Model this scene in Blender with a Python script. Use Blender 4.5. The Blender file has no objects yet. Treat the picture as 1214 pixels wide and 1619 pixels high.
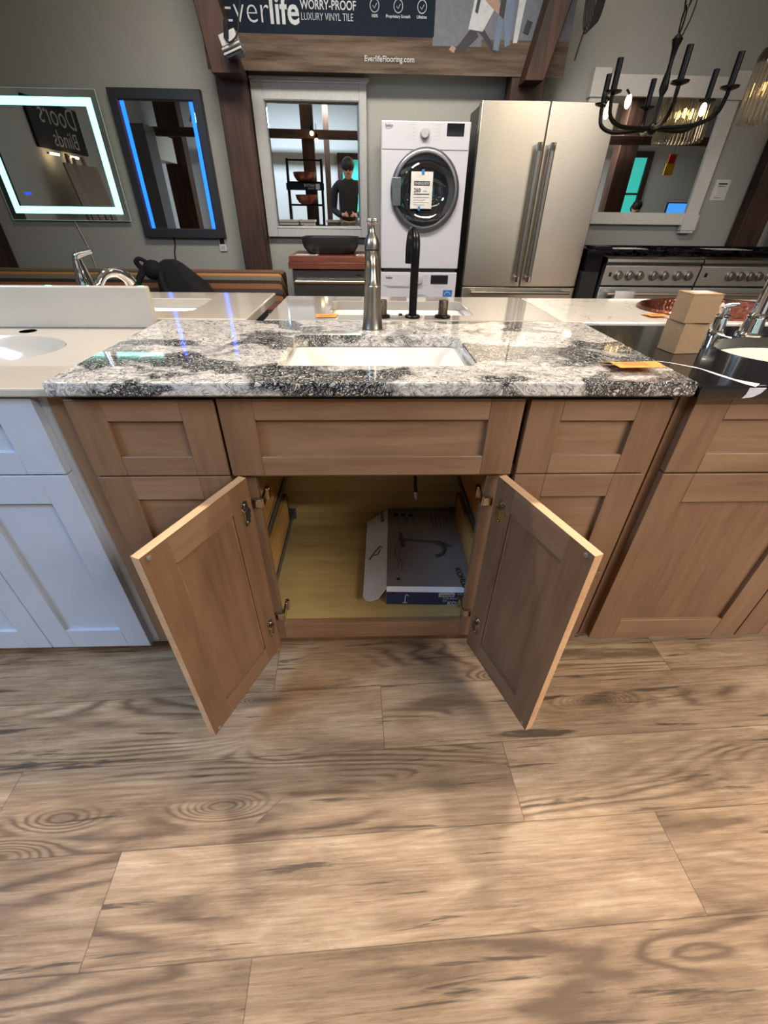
import bpy, math, random
from mathutils import Vector, Matrix
random.seed(7)
C = bpy.context.scene.collection
SC = bpy.context.scene
PI = math.pi
R = math.radians

# ------------------------------------------------------------------ camera
def camera():
    f, pitch, yaw, roll, H = 664.51, R(35.488), R(2.203), R(0.766), 1.1682
    F = Vector((math.sin(yaw)*math.cos(pitch), math.cos(yaw)*math.cos(pitch), -math.sin(pitch)))
    Rt = Vector((math.cos(yaw), -math.sin(yaw), 0)); U = Rt.cross(F)
    R2 = Rt*math.cos(roll)+U*math.sin(roll); U2 = U*math.cos(roll)-Rt*math.sin(roll)
    cd = bpy.data.cameras.new('camera'); cam = bpy.data.objects.new('camera', cd); C.objects.link(cam)
    cd.sensor_fit = 'VERTICAL'; cd.sensor_height = 24.0; cd.sensor_width = 24.0*1214/1619
    cd.lens = f/1619*24.0; cd.clip_start = 0.01; cd.clip_end = 100
    M = Matrix((R2, U2, -F)).transposed().to_4x4(); M.translation = Vector((0, 0, H))
    cam.matrix_world = M
    SC.camera = cam
camera()

# ------------------------------------------------------------------ exposure, world, lights
SC.view_settings.view_transform = 'Standard'
SC.view_settings.look = 'None'
SC.view_settings.exposure = -0.3
SC.view_settings.gamma = 1.0
SC.view_settings.use_curve_mapping = False
SC.cycles.use_denoising = True
SC.cycles.max_bounces = 8
SC.cycles.diffuse_bounces = 4
SC.cycles.glossy_bounces = 5
SC.cycles.caustics_reflective = False
SC.cycles.caustics_refractive = False
SC.cycles.sample_clamp_indirect = 6
w = bpy.data.worlds.new('world'); SC.world = w; w.use_nodes = True
w.node_tree.nodes['Background'].inputs['Color'].default_value = (.55, .72, 1, 1)
w.node_tree.nodes['Background'].inputs['Strength'].default_value = 1.0

WARM = (1.0, .85, .68); NEUT = (1.0, .90, .78); COOL = (.36, .62, 1.0)
def area(name, loc, target, sx, sy, power, col, spread=180):
    l = bpy.data.lights.new(name, 'AREA'); l.shape = 'RECTANGLE'; l.size = sx; l.size_y = sy
    l.energy = power; l.color = col; l.spread = R(spread)
    o = bpy.data.objects.new(name, l); C.objects.link(o); o.location = loc
    d = Vector(target)-Vector(loc)
    o.rotation_euler = d.to_track_quat('-Z', 'Y').to_euler()
    return o
# lamps of the showroom ceiling, plus an added cool fill (most fixtures are built further down)
area('lamp_counter_left', (-.85, 1.6, 3.02), (-.6, .8, 0), .16, .16, 33, WARM, 120)
area('lamp_counter_right', (.95, 1.6, 3.02), (.7, .8, 0), .16, .16, 35, WARM, 120)
area('lamp_wall_wash', (.2, 2.45, 3.02), (.4, 4.4, .9), 2.6, .25, 50, NEUT, 105)
area('lamp_cool_fill', (-2.3, -.35, 2.45), (-.75, .9, .35), .9, .5, 34, COOL, 120)  # added panel, gives the left cabinets their bluish daylight tint
area('lamp_warm_panel', (2.1, -.45, 2.75), (.9, .85, .4), .9, .5, 21, WARM, 120)
area('lamp_strip_front', (-.4, -1.4, 3.0), (0, .3, 0), 2.4, .16, 9, NEUT, 160)
area('lamp_strip_back', (-1.0, -3.0, 3.0), (-1, -3.6, 1.5), 3.0, .2, 170, (.85, .93, 1), 170)
area('lamp_strip_rear', (3.4, -1.9, 3.0), (3.4, -1.9, 0), 3.0, .2, 260, (1, .96, .92), 170)

# ------------------------------------------------------------------ node helper and materials
class NT:
    def __init__(s, name):
        s.m = bpy.data.materials.new(name); s.m.use_nodes = True; s.t = s.m.node_tree
        s.b = s.t.nodes['Principled BSDF']
    def put(s, inp, v):
        if isinstance(v, bpy.types.NodeSocket): s.t.links.new(v, inp)
        elif isinstance(v, (tuple, list)) and len(v) == 3 and inp.type == 'RGBA': inp.default_value = (*v, 1)
        else: inp.default_value = v
    def n(s, typ, ins=None, **props):
        nd = s.t.nodes.new(typ)
        for k, v in props.items(): setattr(nd, k, v)
        for k, v in (ins or {}).items(): s.put(nd.inputs[k], v)
        return nd
    def math(s, op, a, b=0.0, c=None):
        nd = s.t.nodes.new('ShaderNodeMath'); nd.operation = op
        s.put(nd.inputs[0], a); s.put(nd.inputs[1], b)
        if c is not None: s.put(nd.inputs[2], c)
        return nd.outputs[0]
    def rest(s):
        return s.n('ShaderNodeAttribute', attribute_name='rest').outputs['Vector']
    def mapping(s, v, loc=(0, 0, 0), rot=(0, 0, 0), scale=(1, 1, 1)):
        return s.n('ShaderNodeMapping', {'Vector': v, 'Location': loc, 'Rotation': rot, 'Scale': scale}).outputs[0]
    def noise(s, v, scale, detail=4, rough=.55, dist=0.0):
        nd = s.n('ShaderNodeTexNoise', {'Vector': v, 'Scale': scale, 'Detail': detail, 'Roughness': rough, 'Distortion': dist})
        return nd.outputs['Fac']
    def noisec(s, v, scale, detail=3):
        return s.n('ShaderNodeTexNoise', {'Vector': v, 'Scale': scale, 'Detail': detail}).outputs['Color']
    def ramp(s, f, stops, interp='LINEAR'):
        nd = s.n('ShaderNodeValToRGB', {'Fac': f}); cr = nd.color_ramp; cr.interpolation = interp
        while len(cr.elements) < len(stops): cr.elements.new(.5)
        for e, (p, c) in zip(cr.elements, stops):
            e.position = p; e.color = (*c, 1) if len(c) == 3 else c
        return nd.outputs['Color']
    def mix(s, f, a, b, blend='MIX'):
        nd = s.n('ShaderNodeMix', data_type='RGBA', blend_type=blend)
        s.put(nd.inputs[0], f); s.put(nd.inputs[6], a); s.put(nd.inputs[7], b)
        return nd.outputs[2]
    def bump(s, h, strength=.2, dist=.01):
        s.put(s.b.inputs['Normal'], s.n('ShaderNodeBump', {'Height': h, 'Strength': strength, 'Distance': dist}).outputs[0])
    def set(s, **k):
        names = dict(col='Base Color', rough='Roughness', metal='Metallic', spec='Specular IOR Level', coat='Coat Weight',
                     coatr='Coat Roughness', trans='Transmission Weight', ior='IOR', ecol='Emission Color', estr='Emission Strength',
                     aniso='Anisotropic', alpha='Alpha', sheen='Sheen Weight')
        for a, v in k.items(): s.put(s.b.inputs[names[a]], v)
        return s

MATS = {}
def srgb(r, g, b):
    f = lambda c: c/12.92 if c <= .04045 else ((c+.055)/1.055)**2.4
    return tuple(f(x/255) for x in (r, g, b))
def plain(name, rgb, rough=.5, metal=0.0, var=.04, scale=30, bump=.0, **k):
    t = NT(name); c = srgb(*rgb)
    n = t.noise(t.rest(), scale, 4)
    dark = tuple(max(0, x*(1-var*3)) for x in c); lite = tuple(min(1, x*(1+var*2)) for x in c)
    t.set(col=t.ramp(n, [(.3, dark), (.7, lite)]), rough=rough, metal=metal, **k)
    if bump: t.bump(n, bump, .002)
    MATS[name] = t.m
    return t.m
def emit(name, rgb, strength):
    t = NT(name); c = srgb(*rgb); t.set(col=c, ecol=c, estr=strength, rough=.4); MATS[name] = t.m; return t.m

def wood(name, c1, c2, c3, axis, rough=.4, along=1.3, across=16, fine=.25):
    t = NT(name); v = t.rest()
    sc = [across]*3; sc[axis] = along
    m = t.mapping(v, scale=tuple(sc))
    n1 = t.noise(m, 1.0, 5, .6, .6)
    n2 = t.noise(t.mapping(v, scale=tuple(x*6 for x in sc)), 1.0, 3, .6)
    big = t.noise(v, 3.0, 2)
    f = t.math('ADD', t.math('MULTIPLY', n1, .55), t.math('ADD', t.math('MULTIPLY', n2, fine), t.math('MULTIPLY', big, .45-fine*.6)))
    t.set(col=t.ramp(f, [(.36, srgb(*c1)), (.5, srgb(*c2)), (.66, srgb(*c3))]), rough=rough, coat=.12, coatr=.35)
    t.bump(n2, .08, .001)
    MATS[name] = t.m
    return t.m
# stained maple of the vanities: stiles (grain upright) and rails (grain level)
wood('maple_upright', (100, 73, 53), (120, 89, 65), (136, 104, 78), 2)
wood('maple_level', (110, 82, 60), (130, 99, 74), (148, 116, 89), 0)
wood('maple_lit_edge', (180, 135, 96), (205, 160, 118), (222, 182, 140), 0, .5)  # paler: light caught by the door edges is put into the colour
wood('birch_inside', (150, 126, 78), (172, 147, 96), (188, 164, 112), 0, .45)
wood('drawer_side', (140, 100, 48), (168, 124, 66), (190, 148, 86), 1, .45)
wood('timber', (20, 12, 8), (38, 22, 14), (74, 44, 27), 2, .65, .8, 12, .35)
wood('timber_level', (20, 12, 8), (38, 22, 14), (74, 44, 27), 0, .65, .8, 12, .35)
wood('butcher_block', (72, 34, 24), (98, 50, 36), (128, 72, 50), 0, .4, 2.2, 26)
wood('sample_board', (94, 76, 58), (124, 102, 80), (150, 128, 102), 2, .5)

def granite():
    t = NT('granite'); v = t.rest()
    warp = t.n('ShaderNodeVectorMath', {0: t.noisec(v, 9, 3), 1: (.5, .5, .5)}, operation='SUBTRACT').outputs[0]
    wv = t.n('ShaderNodeVectorMath', {0: warp, 'Scale': .16}, operation='SCALE').outputs[0]
    p = t.n('ShaderNodeVectorMath', {0: v, 1: wv}, operation='ADD').outputs[0]
    # broad dark drifts, running diagonally
    mask = t.noise(t.mapping(p, loc=(3.1, 1.4, .3), rot=(0, 0, R(-38)), scale=(1.0, 1.9, 1.4)), 3.4, 3, .5, .9)
    m1 = t.ramp(mask, [(.505, (0, 0, 0)), (.565, (1, 1, 1))])
    # swirled fine streaks of the light ground
    st = t.noise(t.mapping(p, rot=(0, 0, R(12)), scale=(1, 2.6, 2.6)), 46, 7, .72, 1.2)
    ground = t.ramp(st, [(.34, srgb(66, 65, 68)), (.42, srgb(140, 137, 134)), (.49, srgb(208, 204, 198)), (.60, srgb(234, 231, 225))])
    pale = t.ramp(t.noise(p, 14, 4), [(.42, srgb(186, 180, 174)), (.6, srgb(216, 211, 205))])
    ground = t.mix(.2, ground, pale)
    # pebbles with dark outlines inside the drifts
    small = t.n('ShaderNodeVectorMath', {0: p, 1: t.n('ShaderNodeVectorMath', {0: t.noisec(v, 60, 2), 'Scale': .012}, operation='SCALE').outputs[0]}, operation='ADD').outputs[0]
    vo = t.n('ShaderNodeTexVoronoi', {'Vector': small, 'Scale': 165, 'Randomness': 1.0}, feature='DISTANCE_TO_EDGE').outputs['Distance']
    vc = t.n('ShaderNodeTexVoronoi', {'Vector': small, 'Scale': 165, 'Randomness': 1.0}).outputs['Color']
    cell = t.ramp(vc, [(.2, srgb(108, 110, 111)), (.5, srgb(164, 164, 161)), (.8, srgb(208, 206, 200))])
    edge = t.ramp(vo, [(.06, srgb(40, 43, 47)), (.26, (1, 1, 1))])
    peb = t.mix(1.0, cell, edge, 'MULTIPLY')
    # thin dark threads across everything
    th = t.noise(t.mapping(p, rot=(0, 0, R(-30)), scale=(1, 1.8, 1.8)), 17, 5, .6, 2.0)
    thr = t.math('ABSOLUTE', t.math('SUBTRACT', th, .5))
    line = t.ramp(thr, [(.0, srgb(84, 86, 90)), (.022, (1, 1, 1))])
    base = t.mix(1.0, ground, line, 'MULTIPLY')
    t.set(col=t.mix(m1, base, peb), rough=.06, spec=.6, coat=.35, coatr=.02)
    MATS['granite'] = t.m
granite()

def floor_mat():
    t = NT('plank_floor'); v = t.rest()
    q = t.mapping(v, rot=(0, 0, R(-2.0)))
    sp = t.n('ShaderNodeSeparateXYZ', {0: q}); x, y = sp.outputs[0], sp.outputs[1]
    row = t.math('FLOOR', t.math('DIVIDE', t.math('SUBTRACT', y, .176), .1845))
    fy = t.math('FRACT', t.math('DIVIDE', t.math('SUBTRACT', y, .176), .1845))
    xs = t.math('DIVIDE', t.math('ADD', t.math('ADD', x, .55), t.math('MULTIPLY', row, .32)), 1.24)
    col = t.math('FLOOR', xs); fx = t.math('FRACT', xs)
    idv = t.n('ShaderNodeCombineXYZ', {0: t.math('MULTIPLY', row, 3.17), 1: t.math('MULTIPLY', col, 7.31), 2: 1.7}).outputs[0]
    wn = t.n('ShaderNodeTexWhiteNoise', {'Vector': idv}, noise_dimensions='3D')
    rnd = wn.outputs['Value']
    # grain coordinates shift from plank to plank
    off = t.n('ShaderNodeVectorMath', {0: wn.outputs['Color'], 'Scale': 13.0}, operation='SCALE').outputs[0]
    g0 = t.n('ShaderNodeVectorMath', {0: q, 1: off}, operation='ADD').outputs[0]
    bow = t.noise(t.mapping(g0, scale=(.5, 4.6, 1)), 1.0, 1, .4, .0)       # cathedral figure: contours of a soft field
    knot = t.n('ShaderNodeTexVoronoi', {'Vector': t.mapping(g0, scale=(2.2, 8.5, 0)), 'Scale': 1.0})
    kd = knot.outputs['Distance']
    kmask = t.math('MULTIPLY', t.math('GREATER_THAN', t.n('ShaderNodeSeparateColor', {0: knot.outputs['Color']}).outputs[0], .62), 1.0)
    kf = t.math('MULTIPLY', t.math('POWER', 2.718, t.math('MULTIPLY', t.math('MULTIPLY', kd, kd), -26.0)), kmask)
    field = t.math('ADD', t.math('ADD', bow, t.math('MULTIPLY', kf, .26)), t.math('MULTIPLY', t.noise(t.mapping(g0, scale=(4, 34, 1)), 1.0, 5), .05))
    rings = t.math('ADD', t.math('MULTIPLY', t.math('SINE', t.math('MULTIPLY', field, 185.0)), .5), .5)
    rings = t.math('POWER', rings, 1.7)
    ringm = t.math('MULTIPLY', rings, t.ramp(t.noise(t.mapping(g0, scale=(1.1, 5, 1)), 1.3, 3), [(.47, (.06, .06, .06)), (.56, (1, 1, 1))]))
    fine = t.noise(t.mapping(g0, scale=(6, 160, 1)), 1.0, 6, .75, .3)
    mott = t.noise(t.mapping(g0, scale=(1.6, 6, 1)), 1.8, 6, .68, .5)
    crack = t.noise(t.mapping(g0, scale=(3.0, 44, 1)), 1.0, 4, .6, .4)
    base = t.ramp(mott, [(.33, srgb(108, 86, 66)), (.44, srgb(158, 130, 102)), (.54, srgb(182, 153, 122)), (.68, srgb(212, 188, 158))])
    base = t.mix(.42, base, t.ramp(fine, [(.34, srgb(114, 90, 68)), (.5, srgb(176, 147, 116)), (.64, srgb(214, 189, 158))]))
    base = t.mix(t.math('MULTIPLY', t.math('MULTIPLY', ringm, t.math('ADD', fine, .45)), .80), base, srgb(98, 76, 58))
    base = t.mix(t.ramp(crack, [(.33, (.8, .8, .8)), (.39, (0, 0, 0))]), base, srgb(70, 58, 49))
    base = t.mix(t.math('MULTIPLY', t.ramp(kf, [(.35, (0, 0, 0)), (.95, (1, 1, 1))]), .65), base, srgb(72, 58, 46))
    pl = t.ramp(rnd, [(0, (.74, .72, .71)), (.5, (.84, .82, .80)), (1, (.94, .93, .92))])
    base = t.mix(1.0, base, pl, 'MULTIPLY')
    ey = t.math('MINIMUM', fy, t.math('SUBTRACT', 1.0, fy)); ex = t.math('MINIMUM', fx, t.math('SUBTRACT', 1.0, fx))
    seam = t.math('MAXIMUM', t.math('LESS_THAN', ey, .006), t.math('LESS_THAN', ex, .0009))
    base = t.mix(t.math('MULTIPLY', seam, .55), base, srgb(70, 56, 44))
    t.set(col=base, rough=t.math('ADD', t.math('MULTIPLY', fine, .2), .40), spec=.35)
    t.bump(t.math('ADD', t.math('SUBTRACT', fine, t.math('MULTIPLY', seam, 1.2)), t.math('MULTIPLY', ringm, .25)), .25, .002)
    MATS['plank_floor'] = t.m
floor_mat()

def marble(name, base, vein, scale, width, rough=.1):
    t = NT(name); v = t.rest()
    n = t.noise(v, scale, 5, .55, 1.6)
    a = t.math('ABSOLUTE', t.math('SUBTRACT', n, .5))
    t.set(col=t.mix(t.ramp(a, [(0, (1, 1, 1)), (width, (0, 0, 0))]), srgb(*base), srgb(*vein)), rough=rough, coat=.3, coatr=.03)
    MATS[name] = t.m
marble('white_marble', (218, 213, 206), (178, 170, 160), 2.2, .008)
marble('dappled_black', (20, 21, 24), (26, 27, 30), 6, .02, .12)
plain('grey_quartz', (166, 160, 153), .07, 0, .02, 200, coat=.4, coatr=.02)
plain('cream_marble', (192, 183, 169), .12, 0, .015, 6, coat=.5, coatr=.03)
plain('porcelain', (236, 232, 224), .08, 0, .01, 4, coat=.5, coatr=.02)
plain('white_paint', (180, 188, 202), .35, 0, .01, 12)
plain('white_enamel', (196, 196, 204), .22, 0, .01, 10, coat=.3)
plain('frame_white', (208, 206, 200), .4, 0, .02, 40)
plain('frame_grey', (172, 174, 174), .45, 0, .03, 60)
plain('charcoal_frame', (44, 45, 50), .4, 0, .05, 40)
plain('dark_gap', (26, 20, 16), .8)
plain('black_metal', (18, 18, 20), .32, .6, .05)
plain('black_plastic', (14, 14, 16), .3)
plain('black_matte', (22, 22, 24), .55)
plain('ceramic_black', (40, 41, 43), .42, 0, .08, 60)
plain('chrome', (225, 226, 228), .05, 1.0, .0)
plain('hinge_metal', (190, 178, 160), .22, 1.0, .05, 200)
plain('nickel', (176, 168, 156), .28, 1.0, .02, 20)
plain('bronze', (92, 80, 70), .35, .9, .1, 300)
plain('knurled_bronze', (116, 102, 88), .3, .9, .25, 420, bump=.8)
plain('grey_metal', (120, 124, 130), .35, .8)
plain('card_brown', (164, 134, 100), .8, 0, .03, 80)
plain('card_white', (206, 206, 214), .6, 0, .01)
plain('print_grey', (122, 112, 108), .45, 0, .05, 6)
plain('print_navy', (36, 46, 84), .4, 0, .1, 5)
plain('ink', (20, 19, 21), .6)
plain('ink_grey', (66, 60, 58), .6)
plain('paper', (214, 212, 208), .7)
plain('orange_paper', (236, 152, 72), .6, 0, .04, 60)
plain('blue_tape', (56, 120, 176), .5)
plain('blue_label', (36, 104, 176), .5)
plain('wall_paint', (160, 161, 155), .9, 0, .015, 60, bump=.05)
plain('wall_far', (196, 202, 206), .9, 0, .015, 30)
plain('ceiling_paint', (206, 210, 212), .9, 0, .01, 30)
plain('clear_bumper', (214, 208, 196), .1, 0, .0, trans=.7)
plain('backpack_cloth', (18, 18, 21), .85, 0, .2, 90, bump=.3)
plain('backpack_mesh', (64, 64, 68), .8, 0, .3, 300)
plain('skin', (196, 146, 122), .5, 0, .03, 10)
plain('hair', (22, 15, 12), .6, 0, .3, 200, bump=.6)
plain('shirt_black', (14, 14, 17), .8, 0, .1, 60)
plain('trouser_cloth', (96, 88, 72), .85, 0, .3, 40)
plain('curtain_cloth', (128, 128, 126), .8, 0, .06, 30)
plain('cabinet_grey', (96, 98, 102), .5)
plain('slate_board', (16, 17, 19), .7)
plain('teal_print', (60, 190, 180), .6, 0, .3, 9)
plain('red_plastic', (170, 36, 24), .4)
plain('yellow_plastic', (190, 160, 30), .4)
plain('rubber', (10, 10, 11), .7)
plain('crystal', (236, 228, 208), .06, 0, .0, trans=.75, ior=1.5)
emit('led_white', (128, 255, 232), 4.6)
emit('led_blue', (18, 84, 255), 5.0)
emit('lamp_glow', (255, 214, 150), 14.0)
emit('lamp_glow_cool', (225, 238, 255), 9.0)
emit('fluorescent', (255, 244, 224), 9.0)
emit('icon_blue', (10, 80, 255), 2.0)
emit('daylight_pane', (60, 190, 178), 1.0)
emit('daylight_sky', (120, 130, 136), .35)
emit('screen_blue', (70, 150, 235), 1.4)

def mirror_mat():
    t = NT('mirror_glass'); t.set(col=(.86, .9, .9), rough=.0, metal=1.0); MATS['mirror_glass'] = t.m
    t = NT('glass_dark'); t.set(col=(.012, .014, .018), rough=.04, spec=.8, coat=.6, coatr=.02); MATS['glass_dark'] = t.m
    t = NT('mirror_edge'); t.set(col=(.45, .62, .58), rough=.1, ecol=(.5, 1, .9), estr=.25); MATS['mirror_edge'] = t.m
mirror_mat()
def stainless(name, rgb, rough, axis=2):
    t = NT(name); v = t.rest(); sc = [700, 700, 700]; sc[axis] = 6
    n = t.noise(t.mapping(v, scale=tuple(sc)), 1.0, 2)
    c = srgb(*rgb)
    t.set(col=t.ramp(n, [(.3, tuple(x*.86 for x in c)), (.7, c)]), metal=1.0, rough=rough)
    t.bump(n, .03, .0005)
    MATS[name] = t.m
stainless('stainless', (228, 220, 206), .30, 0)
stainless('range_steel', (206, 208, 210), .42, 0)
stainless('stainless_dark', (142, 139, 133), .34, 0)
def copper_mat():
    t = NT('hammered_copper'); v = t.rest()
    vo = t.n('ShaderNodeTexVoronoi', {'Vector': v, 'Scale': 75}).outputs['Distance']
    n = t.noise(v, 12, 3)
    t.set(col=t.ramp(n, [(.3, srgb(100, 56, 44)), (.7, srgb(158, 98, 78))]), metal=.9, rough=.3)
    t.bump(vo, .5, .004); MATS['hammered_copper'] = t.m
copper_mat()
def stripes():
    t = NT('striped_fabric'); v = t.rest()
    z = t.n('ShaderNodeSeparateXYZ', {0: v}); h = t.math('ADD', z.outputs[2], t.math('MULTIPLY', z.outputs[1], .55))
    f = t.math('FRACT', t.math('MULTIPLY', h, 3.3))
    f = t.math('ADD', f, t.math('MULTIPLY', t.math('SUBTRACT', t.noise(v, 40, 3), .5), .03))
    c = t.ramp(f, [(0, srgb(70, 62, 56)), (.10, srgb(146, 96, 62)), (.22, srgb(52, 46, 44)), (.30, srgb(118, 106, 90)), (.42, srgb(184, 128, 62)),
                   (.5, srgb(60, 52, 48)), (.6, srgb(134, 84, 66)), (.74, srgb(90, 86, 80)), (.82, srgb(150, 92, 54)), (.93, srgb(48, 42, 40))], 'CONSTANT')
    t.set(col=c, rough=.85); t.bump(t.noise(v, 300, 2), .3, .002); MATS['striped_fabric'] = t.m
stripes()
def banner_wood():
    t = NT('printed_planks'); v = t.rest()
    n = t.noise(t.mapping(v, scale=(2, 1, 26)), 1.0, 4, .6)
    t.set(col=t.ramp(n, [(.3, srgb(62, 52, 45)), (.5, srgb(92, 80, 70)), (.7, srgb(116, 102, 90))]), rough=.85, spec=.1); MATS['printed_planks'] = t.m
banner_wood()
plain('printed_navy', (28, 36, 48), .85, spec=.1); plain('printed_pale', (108, 112, 122), .85, spec=.1); plain('printed_white', (176, 182, 188), .6)
plain('printed_denim', (96, 112, 136), .6); plain('printed_skin', (150, 122, 108), .6); plain('printed_dark', (28, 30, 38), .6)

# ------------------------------------------------------------------ geometry helper
def rrect(cx, cy, w, h, r, n=5):
    pts = []
    for (sx, sy, a0) in ((1, 1, 0), (-1, 1, 90), (-1, -1, 180), (1, -1, 270)):
        for k in range(n+1):
            a = R(a0+90*k/n); pts.append((cx+sx*(w/2-r)+r*math.cos(a), cy+sy*(h/2-r)+r*math.sin(a)))
    return pts
def ell(cx, cy, a, b, n=48):
    return [(cx+a*math.cos(2*PI*k/n), cy+b*math.sin(2*PI*k/n)) for k in range(n)]
def smooth_path(P, n=6):
    P = [Vector(p) for p in P]; out = []
    for i in range(len(P)-1):
        p0 = P[max(i-1, 0)]; p1 = P[i]; p2 = P[i+1]; p3 = P[min(i+2, len(P)-1)]
        for k in range(n):
            t = k/n
            out.append(.5*((2*p1)+(-p0+p2)*t+(2*p0-5*p1+4*p2-p3)*t*t+(-p0+3*p1-3*p2+p3)*t**3))
    out.append(P[-1]); return out
class G:
    def __init__(s): s.v = []; s.f = []; s.m = []; s.raw = []
    def add(s, vs, fs, m=0):
        b = len(s.v); vs = [Vector(p) for p in vs]
        s.v += vs; s.raw += [p.copy() for p in vs]; s.f += [tuple(b+i for i in f) for f in fs]; s.m += [m]*len(fs); return s
    def box(s, x0, y0, z0, x1, y1, z1, m=0):
        x0, x1 = min(x0, x1), max(x0, x1); y0, y1 = min(y0, y1), max(y0, y1); z0, z1 = min(z0, z1), max(z0, z1)
        return s.add([(x0, y0, z0), (x1, y0, z0), (x1, y1, z0), (x0, y1, z0), (x0, y0, z1), (x1, y0, z1), (x1, y1, z1), (x0, y1, z1)],
                     [(0, 3, 2, 1), (4, 5, 6, 7), (0, 1, 5, 4), (1, 2, 6, 5), (2, 3, 7, 6), (3, 0, 4, 7)], m)
    def loft(s, rings, m=0, cap0=False, cap1=False, closed=True):
        n = len(rings[0]); vs = [p for r in rings for p in r]; fs = []
        for i in range(len(rings)-1):
            for k in range(n if closed else n-1):
                a = i*n+k; b = i*n+(k+1) % n; fs.append((a, b, b+n, a+n))
        if cap0: fs.append(tuple(reversed(range(n))))
        if cap1: fs.append(tuple(range((len(rings)-1)*n, len(rings)*n)))
        return s.add(vs, fs, m)
    def lathe(s, prof, c=(0, 0, 0), axis='z', seg=32, m=0, cap=True):
        rings = []
        for r, h in prof:
            ring = []
            for k in range(seg):
                a = 2*PI*k/seg; u, v = r*math.cos(a), r*math.sin(a)
                p = {'z': (u, v, h), 'y': (u, h, -v), 'x': (h, u, v)}[axis]
                ring.append((c[0]+p[0], c[1]+p[1], c[2]+p[2]))
            rings.append(ring)
        return s.loft(rings, m, cap, cap)
    def tube(s, P, rad, seg=12, m=0, cap=True):
        P = [Vector(p) for p in P]; n = len(P)
        rs = rad if isinstance(rad, (list, tuple)) else [rad]*n
        if len(rs) != n: rs = [rs[min(int(i/(n-1)*(len(rs)-1)), len(rs)-2)]*(1-((i/(n-1)*(len(rs)-1)) % 1 if i < n-1 else 1)) +
                               rs[min(int(i/(n-1)*(len(rs)-1)), len(rs)-2)+1]*((i/(n-1)*(len(rs)-1)) % 1 if i < n-1 else 1) for i in range(n)]
        up = None; rings = []
        for i in range(n):
            t = (P[min(i+1, n-1)]-P[max(i-1, 0)]).normalized()
            if up is None: up = t.orthogonal().normalized()
            up = (up-t*up.dot(t)).normalized(); sd = t.cross(up)
            rings.append([P[i]+(up*math.cos(2*PI*k/seg)+sd*math.sin(2*PI*k/seg))*rs[i] for k in range(seg)])
        return s.loft(rings, m, cap, cap)
    def prism(s, poly, a0, a1, plane='xy', m=0):
        f = {'xy': lambda p, a: (p[0], p[1], a), 'xz': lambda p, a: (p[0], a, p[1]), 'yz': lambda p, a: (a, p[0], p[1])}[plane]
        return s.loft([[f(p, a0) for p in poly], [f(p, a1) for p in poly]], m, True, True)
    def sphere(s, c, r, seg=16, m=0, sc=(1, 1, 1)):
        prof = [(max(1e-4, math.sin(PI*k/(seg//2)))*r, -math.cos(PI*k/(seg//2))*r) for k in range(seg//2+1)]
        b = len(s.v); s.lathe(prof, (0, 0, 0), 'z', seg, m)
        for i in range(b, len(s.v)):
            p = s.v[i]; s.v[i] = Vector((c[0]+p.x*sc[0], c[1]+p.y*sc[1], c[2]+p.z*sc[2])); s.raw[i] = s.v[i].copy()
        return s
    def text(s, txt, size, M, m=0, depth=.0006, offset=0.0, align='LEFT', squeeze=1.0):
        cu = bpy.data.curves.new('t', 'FONT'); cu.body = txt; cu.size = size; cu.extrude = depth/2; cu.offset = offset
        cu.align_x = align; cu.resolution_u = 3
        o = bpy.data.objects.new('t', cu); C.objects.link(o)
        me = bpy.data.meshes.new_from_object(o)
        vs = [M @ Vector((p.co.x*squeeze, p.co.y, p.co.z)) for p in me.vertices]
        s.add(vs, [tuple(p.vertices) for p in me.polygons], m)
        bpy.data.objects.remove(o); bpy.data.curves.remove(cu); bpy.data.meshes.remove(me); return s
    def xf(s, M, start=0):
        for i in range(start, len(s.v)): s.v[i] = M @ s.v[i]
        return s
    def build(s, name, mats, parent=None, bevel=0, smooth=True, ang=35, seg=2, origin=None, mods=None):
        vs = s.v
        if parent is not None:
            root = parent
            while root.parent: root = root.parent
            Mi = Matrix.LocRotScale(root.location, root.rotation_euler, None).inverted()
            if parent is not root and False: pass
            inv = Mi
            vs = [inv @ p for p in vs]; loc = (0, 0, 0)
            # a sub-part hangs under a part whose own origin is the root's, unless that part is itself a mesh root
            if parent is root: pass
        else:
            if origin is None:
                xs = [p.x for p in vs]; ys = [p.y for p in vs]; zs = [p.z for p in vs]
                origin = ((min(xs)+max(xs))/2, (min(ys)+max(ys))/2, min(zs))
            loc = origin; vs = [p-Vector(origin) for p in vs]
        me = bpy.data.meshes.new(name)
        me.from_pydata([tuple(p) for p in vs], [], s.f)
        if isinstance(mats, str): mats = [mats]
        for mm in mats: me.materials.append(MATS[mm])
        me.polygons.foreach_set('material_index', s.m)
        at = me.attributes.new('rest', 'FLOAT_VECTOR', 'POINT')
        at.data.foreach_set('vector', [c for p in s.raw for c in p])
        me.update()
        import bmesh
        bm = bmesh.new(); bm.from_mesh(me); bmesh.ops.recalc_face_normals(bm, faces=bm.faces); bm.to_mesh(me); bm.free()
        if smooth:
            me.polygons.foreach_set('use_smooth', [True]*len(me.polygons)); me.set_sharp_from_angle(angle=R(ang))
        o = bpy.data.objects.new(name, me); C.objects.link(o); o.location = loc
        if parent is not None: o.parent = parent
        if bevel:
            b = o.modifiers.new('bevel', 'BEVEL'); b.width = bevel; b.segments = seg; b.limit_method = 'ANGLE'; b.angle_limit = R(40)
        return o
def tag(o, label, cat=None, group=None, kind=None):
    if label: o['label'] = label
    if cat: o['category'] = cat
    if group: o['group'] = group
    if kind: o['kind'] = kind
    return o
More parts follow.
